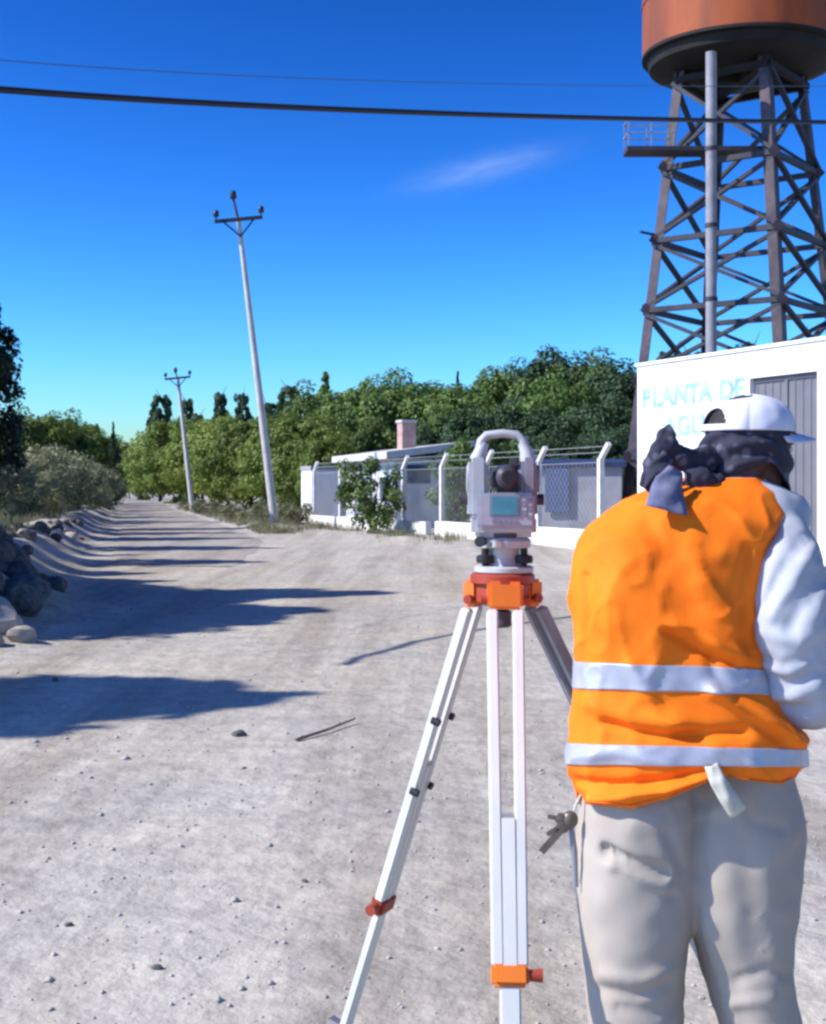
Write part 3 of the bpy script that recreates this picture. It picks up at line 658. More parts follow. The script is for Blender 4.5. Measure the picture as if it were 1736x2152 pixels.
# ------------------------------------------------------------------ small house behind the fence
HC = Vector((-0.72, 54.0, 0)); HD = Vector((FD.x, FD.y, 0)); HN = Vector((FN.x, FN.y, 0))
RH = Matrix((-HD, -HN, Vector((0, 0, 1)))).transposed()      # x: back along the street, y: inwards
hs_ = thing('small_house', 'low pale house with slab roof and brick chimney behind the fence', 'house', HC)
def hl(a, d, z): return HC - HD * a - HN * d + Vector((0, 0, z))
def hbox(a0, a1, d0, d1, z0, z1, mb=None, bev=0): return (mb or MB()).box(hl((a0 + a1) / 2, (d0 + d1) / 2, (z0 + z1) / 2), (a1 - a0, d1 - d0, z1 - z0), RH, bev=bev)
part('wall', hbox(0, 6, 0, 2.8, -.2, 2.74), M['house_wall'], hs_, smooth=False)
rfm = MB(); P = []
for (a, d, z) in [(-.45, -.5, 2.72), (6.5, -.5, 2.68), (6.5, 3.3, 3.16), (-.45, 3.3, 3.20)]: P.append(hl(a, d, z))
P2 = [p + Vector((0, 0, .27)) for p in P]
rfm.add(P + P2, [(3, 2, 1, 0), (4, 5, 6, 7), (0, 1, 5, 4), (1, 2, 6, 5), (2, 3, 7, 6), (3, 0, 4, 7)])
rfo = part('roof', rfm, M['roof_slab'], hs_, smooth=False)
chx = MB(); hbox(2.6, 3.2, 1.3, 1.9, 2.9, 4.3, chx)
chp = part('chimney', chx, M['brick'], rfo, smooth=False)
part('chimney_cap', hbox(2.55, 3.25, 1.25, 1.95, 4.3, 4.40), M['roof_slab'], rfo, smooth=False)
def window(a0, a1, z0, z1, front):
    if front:
        f = part('window', hbox(a0, a1, -.03, -.002, z0, z1), M['white_paint'], hs_, smooth=False); part('pane', hbox(a0 + .07, a1 - .07, -.045, -.031, z0 + .07, z1 - .07), M['glass'], f, smooth=False)
    else:
        f = part('window', hbox(-.03, -.002, a0, a1, z0, z1), M['blue_paint'], hs_, smooth=False); part('pane', hbox(-.045, -.031, a0 + .07, a1 - .07, z0 + .07, z1 - .07), M['glass'], f, smooth=False)
window(.7, 1.7, 1.0, 2.1, True); window(.5, 1.5, 1.75, 2.5, False)
part('door', hbox(3.0, 3.9, -.03, -.002, 0, 2.05), M['blue_paint'], hs_, smooth=False)
part('corner_pier', hbox(4.6, 5.05, -.12, -.002, -.1, 2.75), M['white_paint'], hs_, smooth=False)
# white outbuilding at the far end of the fence
oc = at(652, 1095, 62.5); ob = thing('outbuilding', 'small white outbuilding with grey roof slab at the far end of the fence', 'shed', (oc.x, oc.y, 0))
RO = RH
part('wall', MB().box((oc.x + .5, oc.y + .6, 1.15), (1.6, 1.5, 2.5), RO), M['white_paint'], ob, smooth=False)
part('fascia', MB().box((oc.x + .5, oc.y + .6, 2.50), (1.7, 1.6, .18), RO), M['grey_block'], ob, smooth=False)
# grey shed behind the right part of the fence
sc_ = Vector((4.0, 43.5, 0)); sh = thing('grey_shed', 'grey shed with dark blue roof behind the fence right of the instrument', 'shed', sc_)
part('wall', MB().box((5.3, 44.6, 1.1), (2.9, 2.0, 2.4), Matrix.Rotation(R_(-10), 3, 'Z')), M['grey_block'], sh, smooth=False)
part('roof', MB().box((5.3, 44.6, 2.38), (3.2, 2.3, .14), Matrix.Rotation(R_(-10), 3, 'Z') @ Matrix.Rotation(R_(4), 3, 'X')), M['navy_sheet'], sh, smooth=False)
part('door', MB().box((4.55, 43.62, 1.55), (.75, .05, 1.5), Matrix.Rotation(R_(-10), 3, 'Z')), M['blue_paint'], sh, smooth=False)

# ------------------------------------------------------------------ rocks, stones, gravel
def rock_mesh(seed, sub=2):
    bm = bmesh.new(); bmesh.ops.create_icosphere(bm, subdivisions=sub, radius=1.0)
    for v in bm.verts:
        d = v.co.normalized(); k = 1 + 0.28 * mnoise.noise(d * 1.3 + Vector((seed * 7.1, 0, 0))) + 0.13 * mnoise.noise(d * 3.1 + Vector((0, seed * 3.3, 0)))
        v.co = d * k; v.co.z *= 0.72
    me = bpy.data.meshes.new('rock'); bm.to_mesh(me); bm.free(); me.shade_smooth(); me.set_sharp_from_angle(angle=R_(32)); return me
rocks = [rock_mesh(i) for i in range(6)]
rocks_p = [m_.copy() for m_ in rocks]
for m_ in rocks: m_.materials.append(M['rock'])
for m_ in rocks_p: m_.materials.append(M['pale_rock'])
def rock(me, x, y, r, label, group, zoff=None, sq=(1, 1, 1)):
    o = bpy.data.objects.new('rock', me); COL.objects.link(o); o.location = (x, y, ground_h(x, y) + (r * .3 if zoff is None else zoff))
    o.rotation_euler = (random.uniform(-.3, .3), random.uniform(-.3, .3), random.uniform(0, 6.28)); o.scale = (r * sq[0], r * sq[1], r * sq[2])
    return props(o, label, 'rock', group)
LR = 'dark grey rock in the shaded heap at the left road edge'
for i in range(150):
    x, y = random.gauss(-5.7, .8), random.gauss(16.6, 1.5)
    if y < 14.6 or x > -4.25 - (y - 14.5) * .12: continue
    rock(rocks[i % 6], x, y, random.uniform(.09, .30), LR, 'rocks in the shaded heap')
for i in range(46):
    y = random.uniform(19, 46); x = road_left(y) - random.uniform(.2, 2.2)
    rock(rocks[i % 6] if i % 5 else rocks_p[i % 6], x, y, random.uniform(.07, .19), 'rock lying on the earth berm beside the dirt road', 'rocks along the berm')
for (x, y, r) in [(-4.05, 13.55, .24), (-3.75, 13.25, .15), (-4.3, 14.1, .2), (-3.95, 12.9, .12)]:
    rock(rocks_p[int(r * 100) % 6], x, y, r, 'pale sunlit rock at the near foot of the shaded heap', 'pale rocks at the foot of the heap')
for (u, v, r, nm) in [(503, 1546, .035, 'dark stone alone on the pale yard beyond the tripod'), (115, 1432, .03, 'small dark stone above the long near shadow'), (640, 3200 / 1.73, .011, 'small dark stone on the gravel left of the tripod leg'), (145, 1945, .012, 'small dark stone near the left edge of the yard'), (330, 2035, .014, 'dark stone near the bottom left of the yard')]:
    Y = CAM_H * F / (v - V0); o = bpy.data.objects.new('stone', rocks[1].copy()); o.data.materials[0] = M['dark_stone']; COL.objects.link(o)
    x = (u - U0) / F * Y; o.location = (x, Y, ground_h(x, Y) + r * .4); o.scale = (r * 1.3, r, r); o.rotation_euler = (0, 0, u); props(o, nm, 'stone', 'loose stones on the yard')
def stick(name, pts, r, label):
    P = [Vector((x, y, ground_h(x, y) + r + z)) for x, y, z in pts]; solo(name, MB().tube(P, [r * (1 - .5 * i / (len(P) - 1)) for i in range(len(P))], 7), M['stick'], label, 'stick', tuple(P[0]))
def gp_(u, v): Y = CAM_H * F / (v - V0); return (u - U0) / F * Y, Y
a, b, c = gp_(622, 1560), gp_(690, 1542), gp_(746, 1524)
stick('stick', [(*a, 0), (*b, .012), (*c, .02)], .011, 'thin grey stick lying on the yard beyond the left tripod leg')
# gravel
n = 3200; Yr = 3.2 + 16 * rng.random(n) ** 1.7; Xr = (rng.random(n) * 1.25 - 0.40) * Yr * 0.66 - 0.05 * Yr
oct_ = np.array([(1, 0, 0), (0, 1, 0), (-1, 0, 0), (0, -1, 0), (0, 0, 1), (0, 0, -.6)], float)
of = [(0, 1, 4), (1, 2, 4), (2, 3, 4), (3, 0, 4), (1, 0, 5), (2, 1, 5), (3, 2, 5), (0, 3, 5)]
V = np.zeros((n, 6, 3)); sz = np.exp(rng.normal(-5.0, 0.5, n)); an = rng.uniform(0, 6.28, n)
for i in range(n):
    ca_, sa_ = math.cos(an[i]), math.sin(an[i]); q_ = oct_ * sz[i] * (1 + rng.uniform(-.3, .3, (6, 1))); q_[:, 2] *= .65
    V[i, :, 0] = q_[:, 0] * ca_ - q_[:, 1] * sa_ * .8 + Xr[i]; V[i, :, 1] = q_[:, 0] * sa_ + q_[:, 1] * ca_ * .8 + Yr[i]; V[i, :, 2] = q_[:, 2] + ground_h(Xr[i], Yr[i]) + sz[i] * .15
gme = bpy.data.meshes.new('gravel'); gme.from_pydata(V.reshape(-1, 3).tolist(), [], [tuple(k + 6 * i for k in f) for i in range(n) for f in of]); gme.update(); gme.shade_smooth(); gme.materials.append(M['pebble'])
gvo = bpy.data.objects.new('gravel', gme); COL.objects.link(gvo); props(gvo, 'loose pale gravel scattered over the yard', 'gravel', None, 'stuff')

# ------------------------------------------------------------------ tripod
M['orange_plastic'] = mat('orange_plastic', (0.80, 0.20, 0.02), 0.45, (0.72, 0.17, 0.02), 6.0, spec=0.4)
M['red_plastic'] = mat('red_paint', (0.36, 0.055, 0.028), 0.5, (0.28, 0.04, 0.022), 8.0)
M['alu'] = mat('pale_painted_leg', (0.66, 0.65, 0.60), 0.5, (0.58, 0.57, 0.53), 7.0, spec=0.4, stretch=(1, 1, .15))
M['alu_dark'] = mat('grey_inner_and_shaded_leg', (0.30, 0.30, 0.31), 0.5, (0.24, 0.24, 0.25), 6.0)
M['black_rubber'] = mat('black_rubber', (0.018, 0.018, 0.02), 0.6)
M['inst'] = mat('pale_grey_instrument_shell', (0.47, 0.47, 0.46), 0.45, (0.38, 0.38, 0.38), 14.0, spec=0.4)
M['inst_grey'] = mat('mid_grey_instrument_shell', (0.27, 0.255, 0.285), 0.5, (0.22, 0.21, 0.24), 14.0)
M['inst_mid'] = mat('grey_panel_shell', (0.40, 0.38, 0.43), 0.45, (0.33, 0.31, 0.36), 20.0)
M['inst_dark'] = mat('dark_instrument_shell', (0.045, 0.035, 0.045), 0.4, (0.07, 0.05, 0.06), 20.0, spec=0.4)
M['screen'] = mat('teal_lcd_screen', (0.05, 0.20, 0.26), 0.2, (0.07, 0.26, 0.32), 30.0, spec=0.5)
M['chrome'] = mat('worn_steel', (0.5, 0.5, 0.5), 0.35, metal=0.8)
TC = Vector((0.222, 3.42, 1.295))
tp = thing('surveying_tripod', 'pale surveying tripod with orange head and clamps left of the person', 'tripod', (TC.x, TC.y, 0))
part('head_plate', MB().lathe((TC.x, TC.y, 0), [(.070, 1.268), (.080, 1.272), (.080, 1.290), (.074, 1.295), (.02, 1.2955)], 40), M['red_plastic'], tp)
part('head_body', MB().lathe((TC.x, TC.y, 0), [(.045, 1.215), (.066, 1.225), (.066, 1.267)], 36), M['red_plastic'], tp)
part('centre_screw', MB().lathe((TC.x, TC.y, 0), [(.016, 1.16), (.022, 1.165), (.022, 1.20), (.012, 1.205), (.012, 1.225)], 20), M['inst_dark'], tp)
def tripod_leg(hinge, foot, wid, tclamp, tlow, colr, knob_side, lab=None):
    hinge, foot = Vector(hinge), Vector(foot); ax = (foot - hinge); ln = ax.length; ax.normalize()
    rad = Vector((hinge.x - TC.x, hinge.y - TC.y, 0)).normalized(); side = rad.cross(Vector((0, 0, 1))).normalized(); side = (side - ax * side.dot(ax)).normalized(); nrm = ax.cross(side).normalized()
    if nrm.dot(rad) < 0: nrm = -nrm
    Rm = Matrix((side, nrm, ax)).transposed()
    def P(t, s=0, o=0): return hinge + ax * (ln * t) + side * s + nrm * o
    lg = part('leg', MB().box(P(tclamp * .5 + .01, 0, -.0), (.004, .004, .01), Rm), colr, tp)   # root of the leg's pieces
    bpy.data.meshes.remove(lg.data) if False else None
    # hinge block
    part('hinge_block', MB().box(hinge + rad * 0.002 - Vector((0, 0, .0)), (wid * .96, .040, .068), Matrix((side, rad, Vector((0, 0, 1)))).transposed(), bev=.008), M['orange_plastic'], lg)
    part('hinge_bolt', MB().tube([hinge - side * (wid * .5 + .014) - Vector((0, 0, .012)), hinge + side * (wid * .5 + .014) - Vector((0, 0, .012))], .011, 14), M['red_plastic'], lg)
    rail = .027; rt = tclamp
    for sg in (-1, 1):
        a, b = P(.03, sg * (wid / 2 - rail / 2)), P(rt, sg * (wid * .44 - rail / 2))
        part('rail', MB().box((a + b) / 2, (rail, .026, (b - a).length), Matrix((side, nrm, (b - a).normalized())).transposed(), bev=.004), colr, lg)
    # sliding lower leg between the rails
    a, b = P(tlow), P(rt + .005); part('slide', MB().box((a + b) / 2, (wid * .96 - 2 * rail, .026, (b - a).length), Rm, bev=.002), colr, lg)
    part('slide_cap', MB().box(P(tlow - .004), (wid * .88 - 2 * rail - .002, .021, .010), Rm), M['alu_dark'], lg)
    part('clamp', MB().box(P(rt + .012), (wid * .90, .040, .050), Rm, bev=.008), M['orange_plastic'] if lab is None else M['red_plastic'], lg)
    part('clamp_screw', MB().tube([P(rt + .012, knob_side * wid * .42), P(rt + .012, knob_side * (wid * .45 + .030))], [.012, .015], 12), M['red_plastic'], lg)
    a, b = P(rt + .03), P(.955); part('lower_leg', MB().box((a + b) / 2, (wid * .50, .022, (b - a).length), Rm, bev=.004), colr, lg)
    part('foot_spike', MB().tube([P(.95), P(.975), P(1.0, 0, 0) + ax * .03], [.020, .017, .004], 12), M['chrome'], lg)
    part('foot_step', MB().box(P(.955, 0, .025), (.030, .05, .012), Rm, bev=.003), M['chrome'], lg)
    for t_ in ((tlow - .10, tlow + .05) if lab else ()):
        part('rail_stud', MB().tube([P(t_, -wid * .46), P(t_, -wid * .46) - nrm * .022], .010, 10).tube([P(t_, wid * .46), P(t_, wid * .46) - nrm * .022], .010, 10), M['black_rubber'], lg)
    return lg
tripod_leg((0.2235, 3.355, 1.245), (0.200, 2.75, 0.0), .090, .622, .392, M['alu'], -1)
tripod_leg((0.160, 3.452, 1.245), (-0.198, 3.72, 0.0), .084, .655, .36, M['alu'], -1, 'red')
tripod_leg((0.287, 3.452, 1.245), (0.90, 3.74, 0.0), .084, .655, .36, M['alu_dark'], 1, 'red')  # right leg in darker grey, its shade put into the colour

# ------------------------------------------------------------------ total station
KS = F / TC.y
def ts(u, v, dy=0.0): return Vector(((u - U0) / F * TC.y, TC.y + dy, CAM_H - (v - V0) / F * TC.y))
st = thing('total_station', 'pale grey surveying total station with teal screen on the orange tripod head', 'survey instrument', (TC.x, TC.y, TC.z))
I0 = 1059.0
def tbox(u0, u1, v0, v1, d0, d1, bev=.004, mb=None, taper=1.0, rot=None):
    a, b = ts(u0, v1), ts(u1, v0); c = (a + b) / 2; c.y = TC.y + (d0 + d1) / 2
    return (mb or MB()).box(c, (b.x - a.x, d1 - d0, b.z - a.z), rot, taper=taper, bev=bev)
zc = lambda v: CAM_H - (v - V0) / F * TC.y
cx_ = ts(I0, 0).x
part('base_plate', MB().lathe((cx_, TC.y, 0), [(.070, TC.z + .001), (.074, TC.z + .004), (.074, TC.z + .014), (.068, TC.z + .018)], 3 * 12), M['inst'], st)
for k, a in enumerate((-150, -30, 90)):
    p = Vector((cx_ + .055 * math.cos(R_(a)), TC.y + .055 * math.sin(R_(a)), 0))
    fs = part('foot_screw', MB().lathe(p, [(.008, TC.z + .018), (.008, TC.z + .024), (.021, TC.z + .026), (.0225, TC.z + .034), (.021, TC.z + .044), (.009, TC.z + .047), (.009, TC.z + .07)], 20), M['black_rubber'], st)
tri = part('tribrach', MB().lathe((cx_, TC.y, 0), [(.050, zc(1152)), (.066, zc(1150)), (.068, zc(1136)), (.060, zc(1130)), (.046, zc(1127))], 36), M['inst'], st)
part('lock_knob', MB().tube([ts(1012, 1136, -.055), ts(1005, 1136, -.075)], [.012, .014], 14), M['black_rubber'], tri)
part('round_level', MB().lathe(ts(1040, 1142, -.066), [(.014, -.006), (.014, .008), (.011, .011)], 18), M['chrome'], tri)
part('tribrach_neck', MB().lathe((cx_, TC.y, 0), [(.046, zc(1190)), (.040, zc(1178)), (.040, zc(1152))], 28), M['inst'], st)
part('alidade_base', tbox(990, 1124, 1080, 1128, -.060, .060, .012), M['inst'], st)
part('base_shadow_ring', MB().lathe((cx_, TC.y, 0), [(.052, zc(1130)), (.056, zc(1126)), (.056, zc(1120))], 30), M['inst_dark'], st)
for nm, u0, u1, m_ in (('standard', 983, 1024, 'inst'), ('standard', 1092, 1127, 'inst_grey')):  # right standard darker than the left, its shaded side put into the colour
    s_ = part(nm, tbox(u0, u1, 962, 1088, -.050, .055, .010, taper=.93), M[m_], st)
    mid = (u0 + u1) / 2; out = u0 - 3 if u0 < 1050 else u1 + 3
    part('side_cover', MB().lathe(ts(mid, 1006, 0), [(.034, -.0265), (.034, .0265)], 28, Matrix.Rotation(R_(90), 3, 'Y')), M[m_], s_)
    part('shoulder', MB().tube([ts(mid, 968), ts(mid + (8 if u0 < 1050 else -4), 946), ts(1018 if u0 < 1050 else 1096, 930)], [.021, .016, .011], 14), M['inst'], s_)
    kk = part('drive_knob', MB().lathe(ts(out, 1050, .012), [(.014, -.016), (.014, .016)], 18, Matrix.Rotation(R_(90), 3, 'Y')), M['inst_dark'], s_)
part('handle', MB().tube([ts(1008, 946), ts(1012, 926), ts(1022, 915), ts(1056, 911), ts(1086, 914), ts(1098, 924), ts(1104, 946)], [.012, .011, .0105, .0105, .0105, .011, .012], 14), M['inst'], st)
tel = part('telescope', MB().lathe(ts(1064, 1004, 0), [(.014, -.080), (.019, -.078), (.019, -.050), (.028, -.044), (.032, -.01), (.034, .06), (.034, .09), (.028, .092)], 28, Matrix.Rotation(R_(-90), 3, 'X')), M['inst_dark'], st)
part('telescope_body', tbox(1036, 1092, 982, 1034, -.030, .045, .010), M['inst_dark'], tel)
part('sight', tbox(1072, 1088, 962, 982, -.03, .03, .004), M['inst_dark'], tel)
part('eyepiece', MB().lathe(ts(1064, 1004, 0), [(.017, -.096), (.017, -.080)], 24, Matrix.Rotation(R_(-90), 3, 'X')), M['black_rubber'], tel)
kp = part('keypad_panel', tbox(1000, 1119, 1036, 1108, -.078, -.048, .007), M['inst_mid'], st)
part('screen', tbox(1030, 1084, 1043, 1081, -.0815, -.0782, .001), M['screen'], kp)
part('screen_bezel', tbox(1025, 1089, 1039, 1085, -.0802, -.0781, .001), M['inst_grey'], kp)
for r in range(4):
    for c_ in range(2):
        part('key', tbox(1093 + 12 * c_, 1102 + 12 * c_, 1046 + 10 * r, 1053 + 10 * r, -.0815, -.0779, .001), M['inst_grey'] if (r + c_) % 2 else M['inst'], kp)
for c_ in range(5): part('key', tbox(1030 + 11 * c_, 1038 + 11 * c_, 1091, 1098, -.0815, -.0779, .001), M['inst_grey'], kp)
part('battery', tbox(1100, 1126, 1062, 1112, .02, .062, .006), M['inst_grey'], st)

# ------------------------------------------------------------------ person
M['skin'] = mat('tanned_skin', (0.15, 0.066, 0.048), 0.55, (0.11, 0.048, 0.036), 30.0, 0.1, 120, spec=0.35, bdist=.002)
M['vest'] = mat('orange_hi_vis_cloth', (0.92, 0.165, 0.006), 0.75, (0.97, 0.205, 0.009), 9.0, 0.25, 260, spec=0.2, bdist=.002)
M['binding'] = mat('orange_edge_binding', (0.70, 0.12, 0.006), 0.8, (0.78, 0.15, 0.01), 9.0)
M['band'] = mat('silver_reflective_tape', (0.36, 0.37, 0.43), 0.42, (0.46, 0.47, 0.54), 12.0, spec=0.5, metal=0.25, bump=.06, bscale=200, bdist=.002)
M['shirt'] = mat('light_grey_shirt', (0.35, 0.36, 0.39), 0.9, (0.43, 0.44, 0.47), 8.0, 0.15, 200, bdist=.002)
M['pants'] = mat('beige_work_trousers', (0.35, 0.300, 0.250), 0.9, (0.39, 0.34, 0.285), 6.0, 0.2, 220, bdist=.002)
M['boot'] = mat('brown_leather_boot', (0.07, 0.045, 0.03), 0.6, (0.10, 0.07, 0.05), 15.0)
M['cap'] = mat('white_cap_cloth', (0.56, 0.56, 0.63), 0.85, (0.62, 0.62, 0.69), 12.0, 0.1, 200, bdist=.002)
M['hair'] = mat('black_hair', (0.012, 0.009, 0.009), 0.7, (0.025, 0.02, 0.018), 60.0)
M['strap'] = mat('cream_webbing', (0.55, 0.53, 0.44), 0.9, (0.48, 0.46, 0.38), 40.0)
M['eye'] = mat('eye_white', (0.7, 0.68, 0.65), 0.3)
M['key'] = mat('dull_brass_key', (0.20, 0.17, 0.13), 0.45, (0.14, 0.12, 0.10), 30.0, metal=0.5)
def bandana_mat():
    m = bpy.data.materials.new('printed_bandana'); m.use_nodes = True; t = m.node_tree; b = t.nodes['Principled BSDF']; b.inputs['Roughness'].default_value = .85
    tcn = N(t, 'ShaderNodeTexCoord'); v = N(t, 'ShaderNodeTexVoronoi'); v.inputs['Scale'].default_value = 34; v.distance = 'EUCLIDEAN'; t.links.new(tcn.outputs['Object'], v.inputs['Vector'])
    n = N(t, 'ShaderNodeTexNoise'); n.inputs['Scale'].default_value = 16; n.inputs['Detail'].default_value = 5; t.links.new(tcn.outputs['Object'], n.inputs['Vector'])
    mu = N(t, 'ShaderNodeMath', operation='ADD'); t.links.new(v.outputs['Distance'], mu.inputs[0]); t.links.new(n.outputs['Fac'], mu.inputs[1])
    r = N(t, 'ShaderNodeValToRGB'); e = r.color_ramp.elements; e[0].position = .66; e[0].color = (.085, .085, .125, 1); e[1].position = .90; e[1].color = (.018, .018, .035, 1)
    t.links.new(mu.outputs[0], r.inputs['Fac']); t.links.new(r.outputs['Color'], b.inputs['Base Color']); return m
M['bandana'] = bandana_mat()
M['bandana_back'] = mat('faded_bandana_underside', (0.15, 0.16, 0.24), 0.9, (0.10, 0.105, 0.17), 30.0)

pc = (0.62, 3.12, 0.0)
def it(tab, x):
    if x <= tab[0][0]: return tab[0][1:]
    for a, b in zip(tab, tab[1:]):
        if x <= b[0]:
            k = (x - a[0]) / (b[0] - a[0]); return tuple(p + (q - p) * k for p, q in zip(a[1:], b[1:]))
    return tab[-1][1:]
def smooth_tab(tab, x, w=14):
    r = [it(tab, x + d) for d in (-w, -w / 2, 0, w / 2, w)]; return tuple(sum(c) / 5 for c in zip(*r))
def pxw(u, v, Y): return at(u, v, Y)
def spow(c, e): return math.copysign(abs(c) ** e, c)
# crease list: polyline in photo pixels, width px, depth m (negative = groove)
def crease(p, uv):
    (pts, wd, dep) = p; best = 1e9; tt = 0
    for a, b in zip(pts, pts[1:]):
        ax, ay = b[0] - a[0], b[1] - a[1]; k = ((uv[0] - a[0]) * ax + (uv[1] - a[1]) * ay) / (ax * ax + ay * ay); kk = max(0, min(1, k))
        d = math.hypot(uv[0] - a[0] - ax * kk, uv[1] - a[1] - ay * kk)
        if d < best: best = d
    if best > 3 * wd: return 0.0
    return dep * math.exp(-(best / wd) ** 2)
VT = [  # v, uL, uR, Yc, half depth
    (1004, 1452, 1592, 3.215, .080), (1014, 1405, 1612, 3.205, .090), (1028, 1356, 1626, 3.19, .105), (1050, 1312, 1640, 3.175, .118), (1078, 1268, 1655, 3.16, .130), (1100, 1240, 1650, 3.15, .137), (1130, 1220, 1638, 3.14, .143), (1170, 1206, 1622, 3.13, .150),
    (1220, 1203, 1604, 3.12, .155), (1262, 1205, 1598, 3.115, .157), (1300, 1212, 1602, 3.11, .157), (1350, 1214, 1604, 3.11, .155), (1400, 1213, 1610, 3.11, .155),
    (1450, 1206, 1622, 3.11, .157), (1500, 1201, 1648, 3.11, .162), (1560, 1197, 1684, 3.11, .170), (1612, 1199, 1690, 3.11, .175), (1650, 1207, 1676, 3.11, .176), (1710, 1218, 1650, 3.11, .176)]
HEM = [(1150, 1640), (1205, 1650), (1245, 1686), (1330, 1698), (1400, 1678), (1480, 1642), (1520, 1628), (1570, 1640), (1640, 1646), (1690, 1622), (1740, 1615)]
VC = [([(1365, 1110), (1412, 1160)], 22, -.006), ([(1398, 1325), (1470, 1365), (1545, 1396)], 8, -.011), ([(1420, 1310), (1500, 1350), (1570, 1385)], 16, .010), ([(1270, 1518), (1330, 1536), (1400, 1548), (1470, 1545)], 9, -.010), ([(1240, 1480), (1330, 1510), (1420, 1520)], 18, .008),
      ([(1500, 1452), (1590, 1500), (1672, 1556)], 16, .022), ([(1540, 1470), (1640, 1548)], 14, -.012), ([(1430, 1548), (1560, 1540)], 16, -.010), ([(1390, 1200), (1440, 1280), (1450, 1380)], 40, -.008), ([(1300, 1150), (1290, 1300)], 40, .006),
      ([(1575, 1150), (1556, 1300), (1575, 1400)], 12, -.006), ([(1232, 1210), (1238, 1290), (1228, 1390)], 7, -.006), ([(1208, 1640), (1300, 1650), (1400, 1640), (1480, 1620)], 10, -.010), ([(1250, 1680), (1400, 1660), (1480, 1632)], 12, .012), ([(1400, 1600), (1300, 1580), (1220, 1590)], 16, .006),
      ([(1450, 1060), (1560, 1090), (1620, 1110)], 20, .006), ([(1480, 1230), (1540, 1320)], 22, .007), ([(1330, 1400), (1350, 1450)], 20, .006), ([(1500, 1385), (1520, 1465)], 14, -.010)]
def vest_pt(th, v, off=0.0):
    uL, uR, Yc, b = smooth_tab(VT, v)
    a = (uR - uL) / 2 / F * Yc; cxp = ((uL + uR) / 2 - U0) / F * Yc; c, s = math.cos(th), math.sin(th)
    ex = 2 / 2.5
    x = cxp + a * spow(c, ex); y = Yc + b * spow(s, ex)
    Ye = y if s < 0 else Yc
    u = (x / Ye) * F + U0; vv = v
    if v > 1612:
        hem = it(HEM, u)[0]
        if s > 0: hem = 1690 + 8 * math.sin(th * 6)
        vv = 1612 + (hem - 1612) * (v - 1612) / 98.0
    z = CAM_H - (vv - V0) / F * Ye
    nrm = Vector((c / max(a, .05), s / max(b, .05), 0)).normalized()
    p = Vector((x, y, z)); q1 = ndisp((p.x * 5 + p.z * 2.4, p.y * 3, p.z * 3.2 - p.x * 1.5), 1.7); q2 = ndisp((p.x * 9 - p.z * 4, p.y * 5 + 3, p.z * 5 + p.x * 3), 1.5)
    d = 0.008 * ndisp(p, 4.5) + 0.0065 * (1 - abs(q1)) ** 6 - 0.003 + 0.0045 * (1 - abs(q2)) ** 7
    if s < 0.15:
        wgt = min(1, (0.15 - s) * 2.5)
        for cr in VC: d += 1.35 * wgt * crease(cr, (u, vv))
    k = smooth01((v - 1000) / 60); return p + nrm * (d * k + off)
NT = 150
def vest_grid(v0f, v1f, nr, off, th0=0.0, th1=2 * math.pi, closed=True):
    mb = MB(); nt = NT if closed else int(NT * (th1 - th0) / (2 * math.pi)) + 1; V = []
    for r in range(nr):
        for k in range(nt):
            th = th0 + (th1 - th0) * k / (nt if closed else nt - 1)
            a, b = v0f(th), v1f(th); V.append(vest_pt(th, a + (b - a) * r / (nr - 1), off))
    Fc = []
    for r in range(nr - 1):
        for k in range(nt if closed else nt - 1):
            k2 = (k + 1) % nt; Fc.append((r * nt + k, r * nt + k2, (r + 1) * nt + k2, (r + 1) * nt + k))
    return mb.add(V, Fc)
def cloth_obj(name, mb, m, parent, thick=.004, label=None, angle=180):
    o = part(name, mb, m, parent, label=label, angle=angle)
    md = o.modifiers.new('thickness', 'SOLIDIFY'); md.thickness = thick; md.offset = -1
    me = evaluated(o); o.modifiers.clear(); o.data = me; me.shade_smooth(); return o

def flap(pts, wid, n=16, amp=.006):
    """a strip of cloth along pts with widths wid (m), a little crumpled, facing the camera side"""
    mb = MB(); V = []; m_ = 7
    for i in range(n):
        t = i / (n - 1) * (len(pts) - 1); j = min(int(t), len(pts) - 2); f = t - j
        p = pts[j].lerp(pts[j + 1], f); w = wid[j] + (wid[j + 1] - wid[j]) * f; d = (pts[j + 1] - pts[j]).normalized(); s_ = d.cross(Vector((0, 1, 0))).normalized()
        for k in range(m_):
            q = (k / (m_ - 1) - .5); V.append(p + s_ * w * q + Vector((0, amp * math.sin(q * 7 + i * .5) - .012 * math.cos(q * 3), 0)))
    return mb.add(V, [(i * m_ + k, i * m_ + k + 1, (i + 1) * m_ + k + 1, (i + 1) * m_ + k) for i in range(n - 1) for k in range(m_ - 1)])
# body: one continuous surface
HCt = Vector((0.792, 3.235, 1.598)); fy = R_(68)
hf = Vector((math.sin(fy), math.cos(fy), -0.06)).normalized(); hl_ = Vector((0, 0, 1)).cross(hf).normalized(); hu = hf.cross(hl_).normalized()
if hu.z < 0: hu = -hu; 
HR = Matrix((hf, hl_, hu)).transposed()         # local x forward, y left, z up
def hd(x, y, z): return HCt + HR @ Vector((x, y, z))
bm_ = MB()
bm_.ellipsoid(hd(-.008, 0, .02), (.096, .077, .100), HR); bm_.ellipsoid(hd(.035, 0, -.055), (.058, .055, .062), HR)
bm_.ellipsoid(hd(.092, 0, -.022), (.020, .013, .024), HR); bm_.ellipsoid(hd(.088, 0, .02), (.012, .05, .014), HR); bm_.ellipsoid(hd(.086, 0, -.062), (.012, .024, .010), HR); bm_.ellipsoid(hd(.08, 0, -.095), (.02, .024, .018), HR)
for sg in (-1, 1): bm_.ellipsoid(hd(-.008, sg * .078, -.012), (.018, .010, .030), HR)
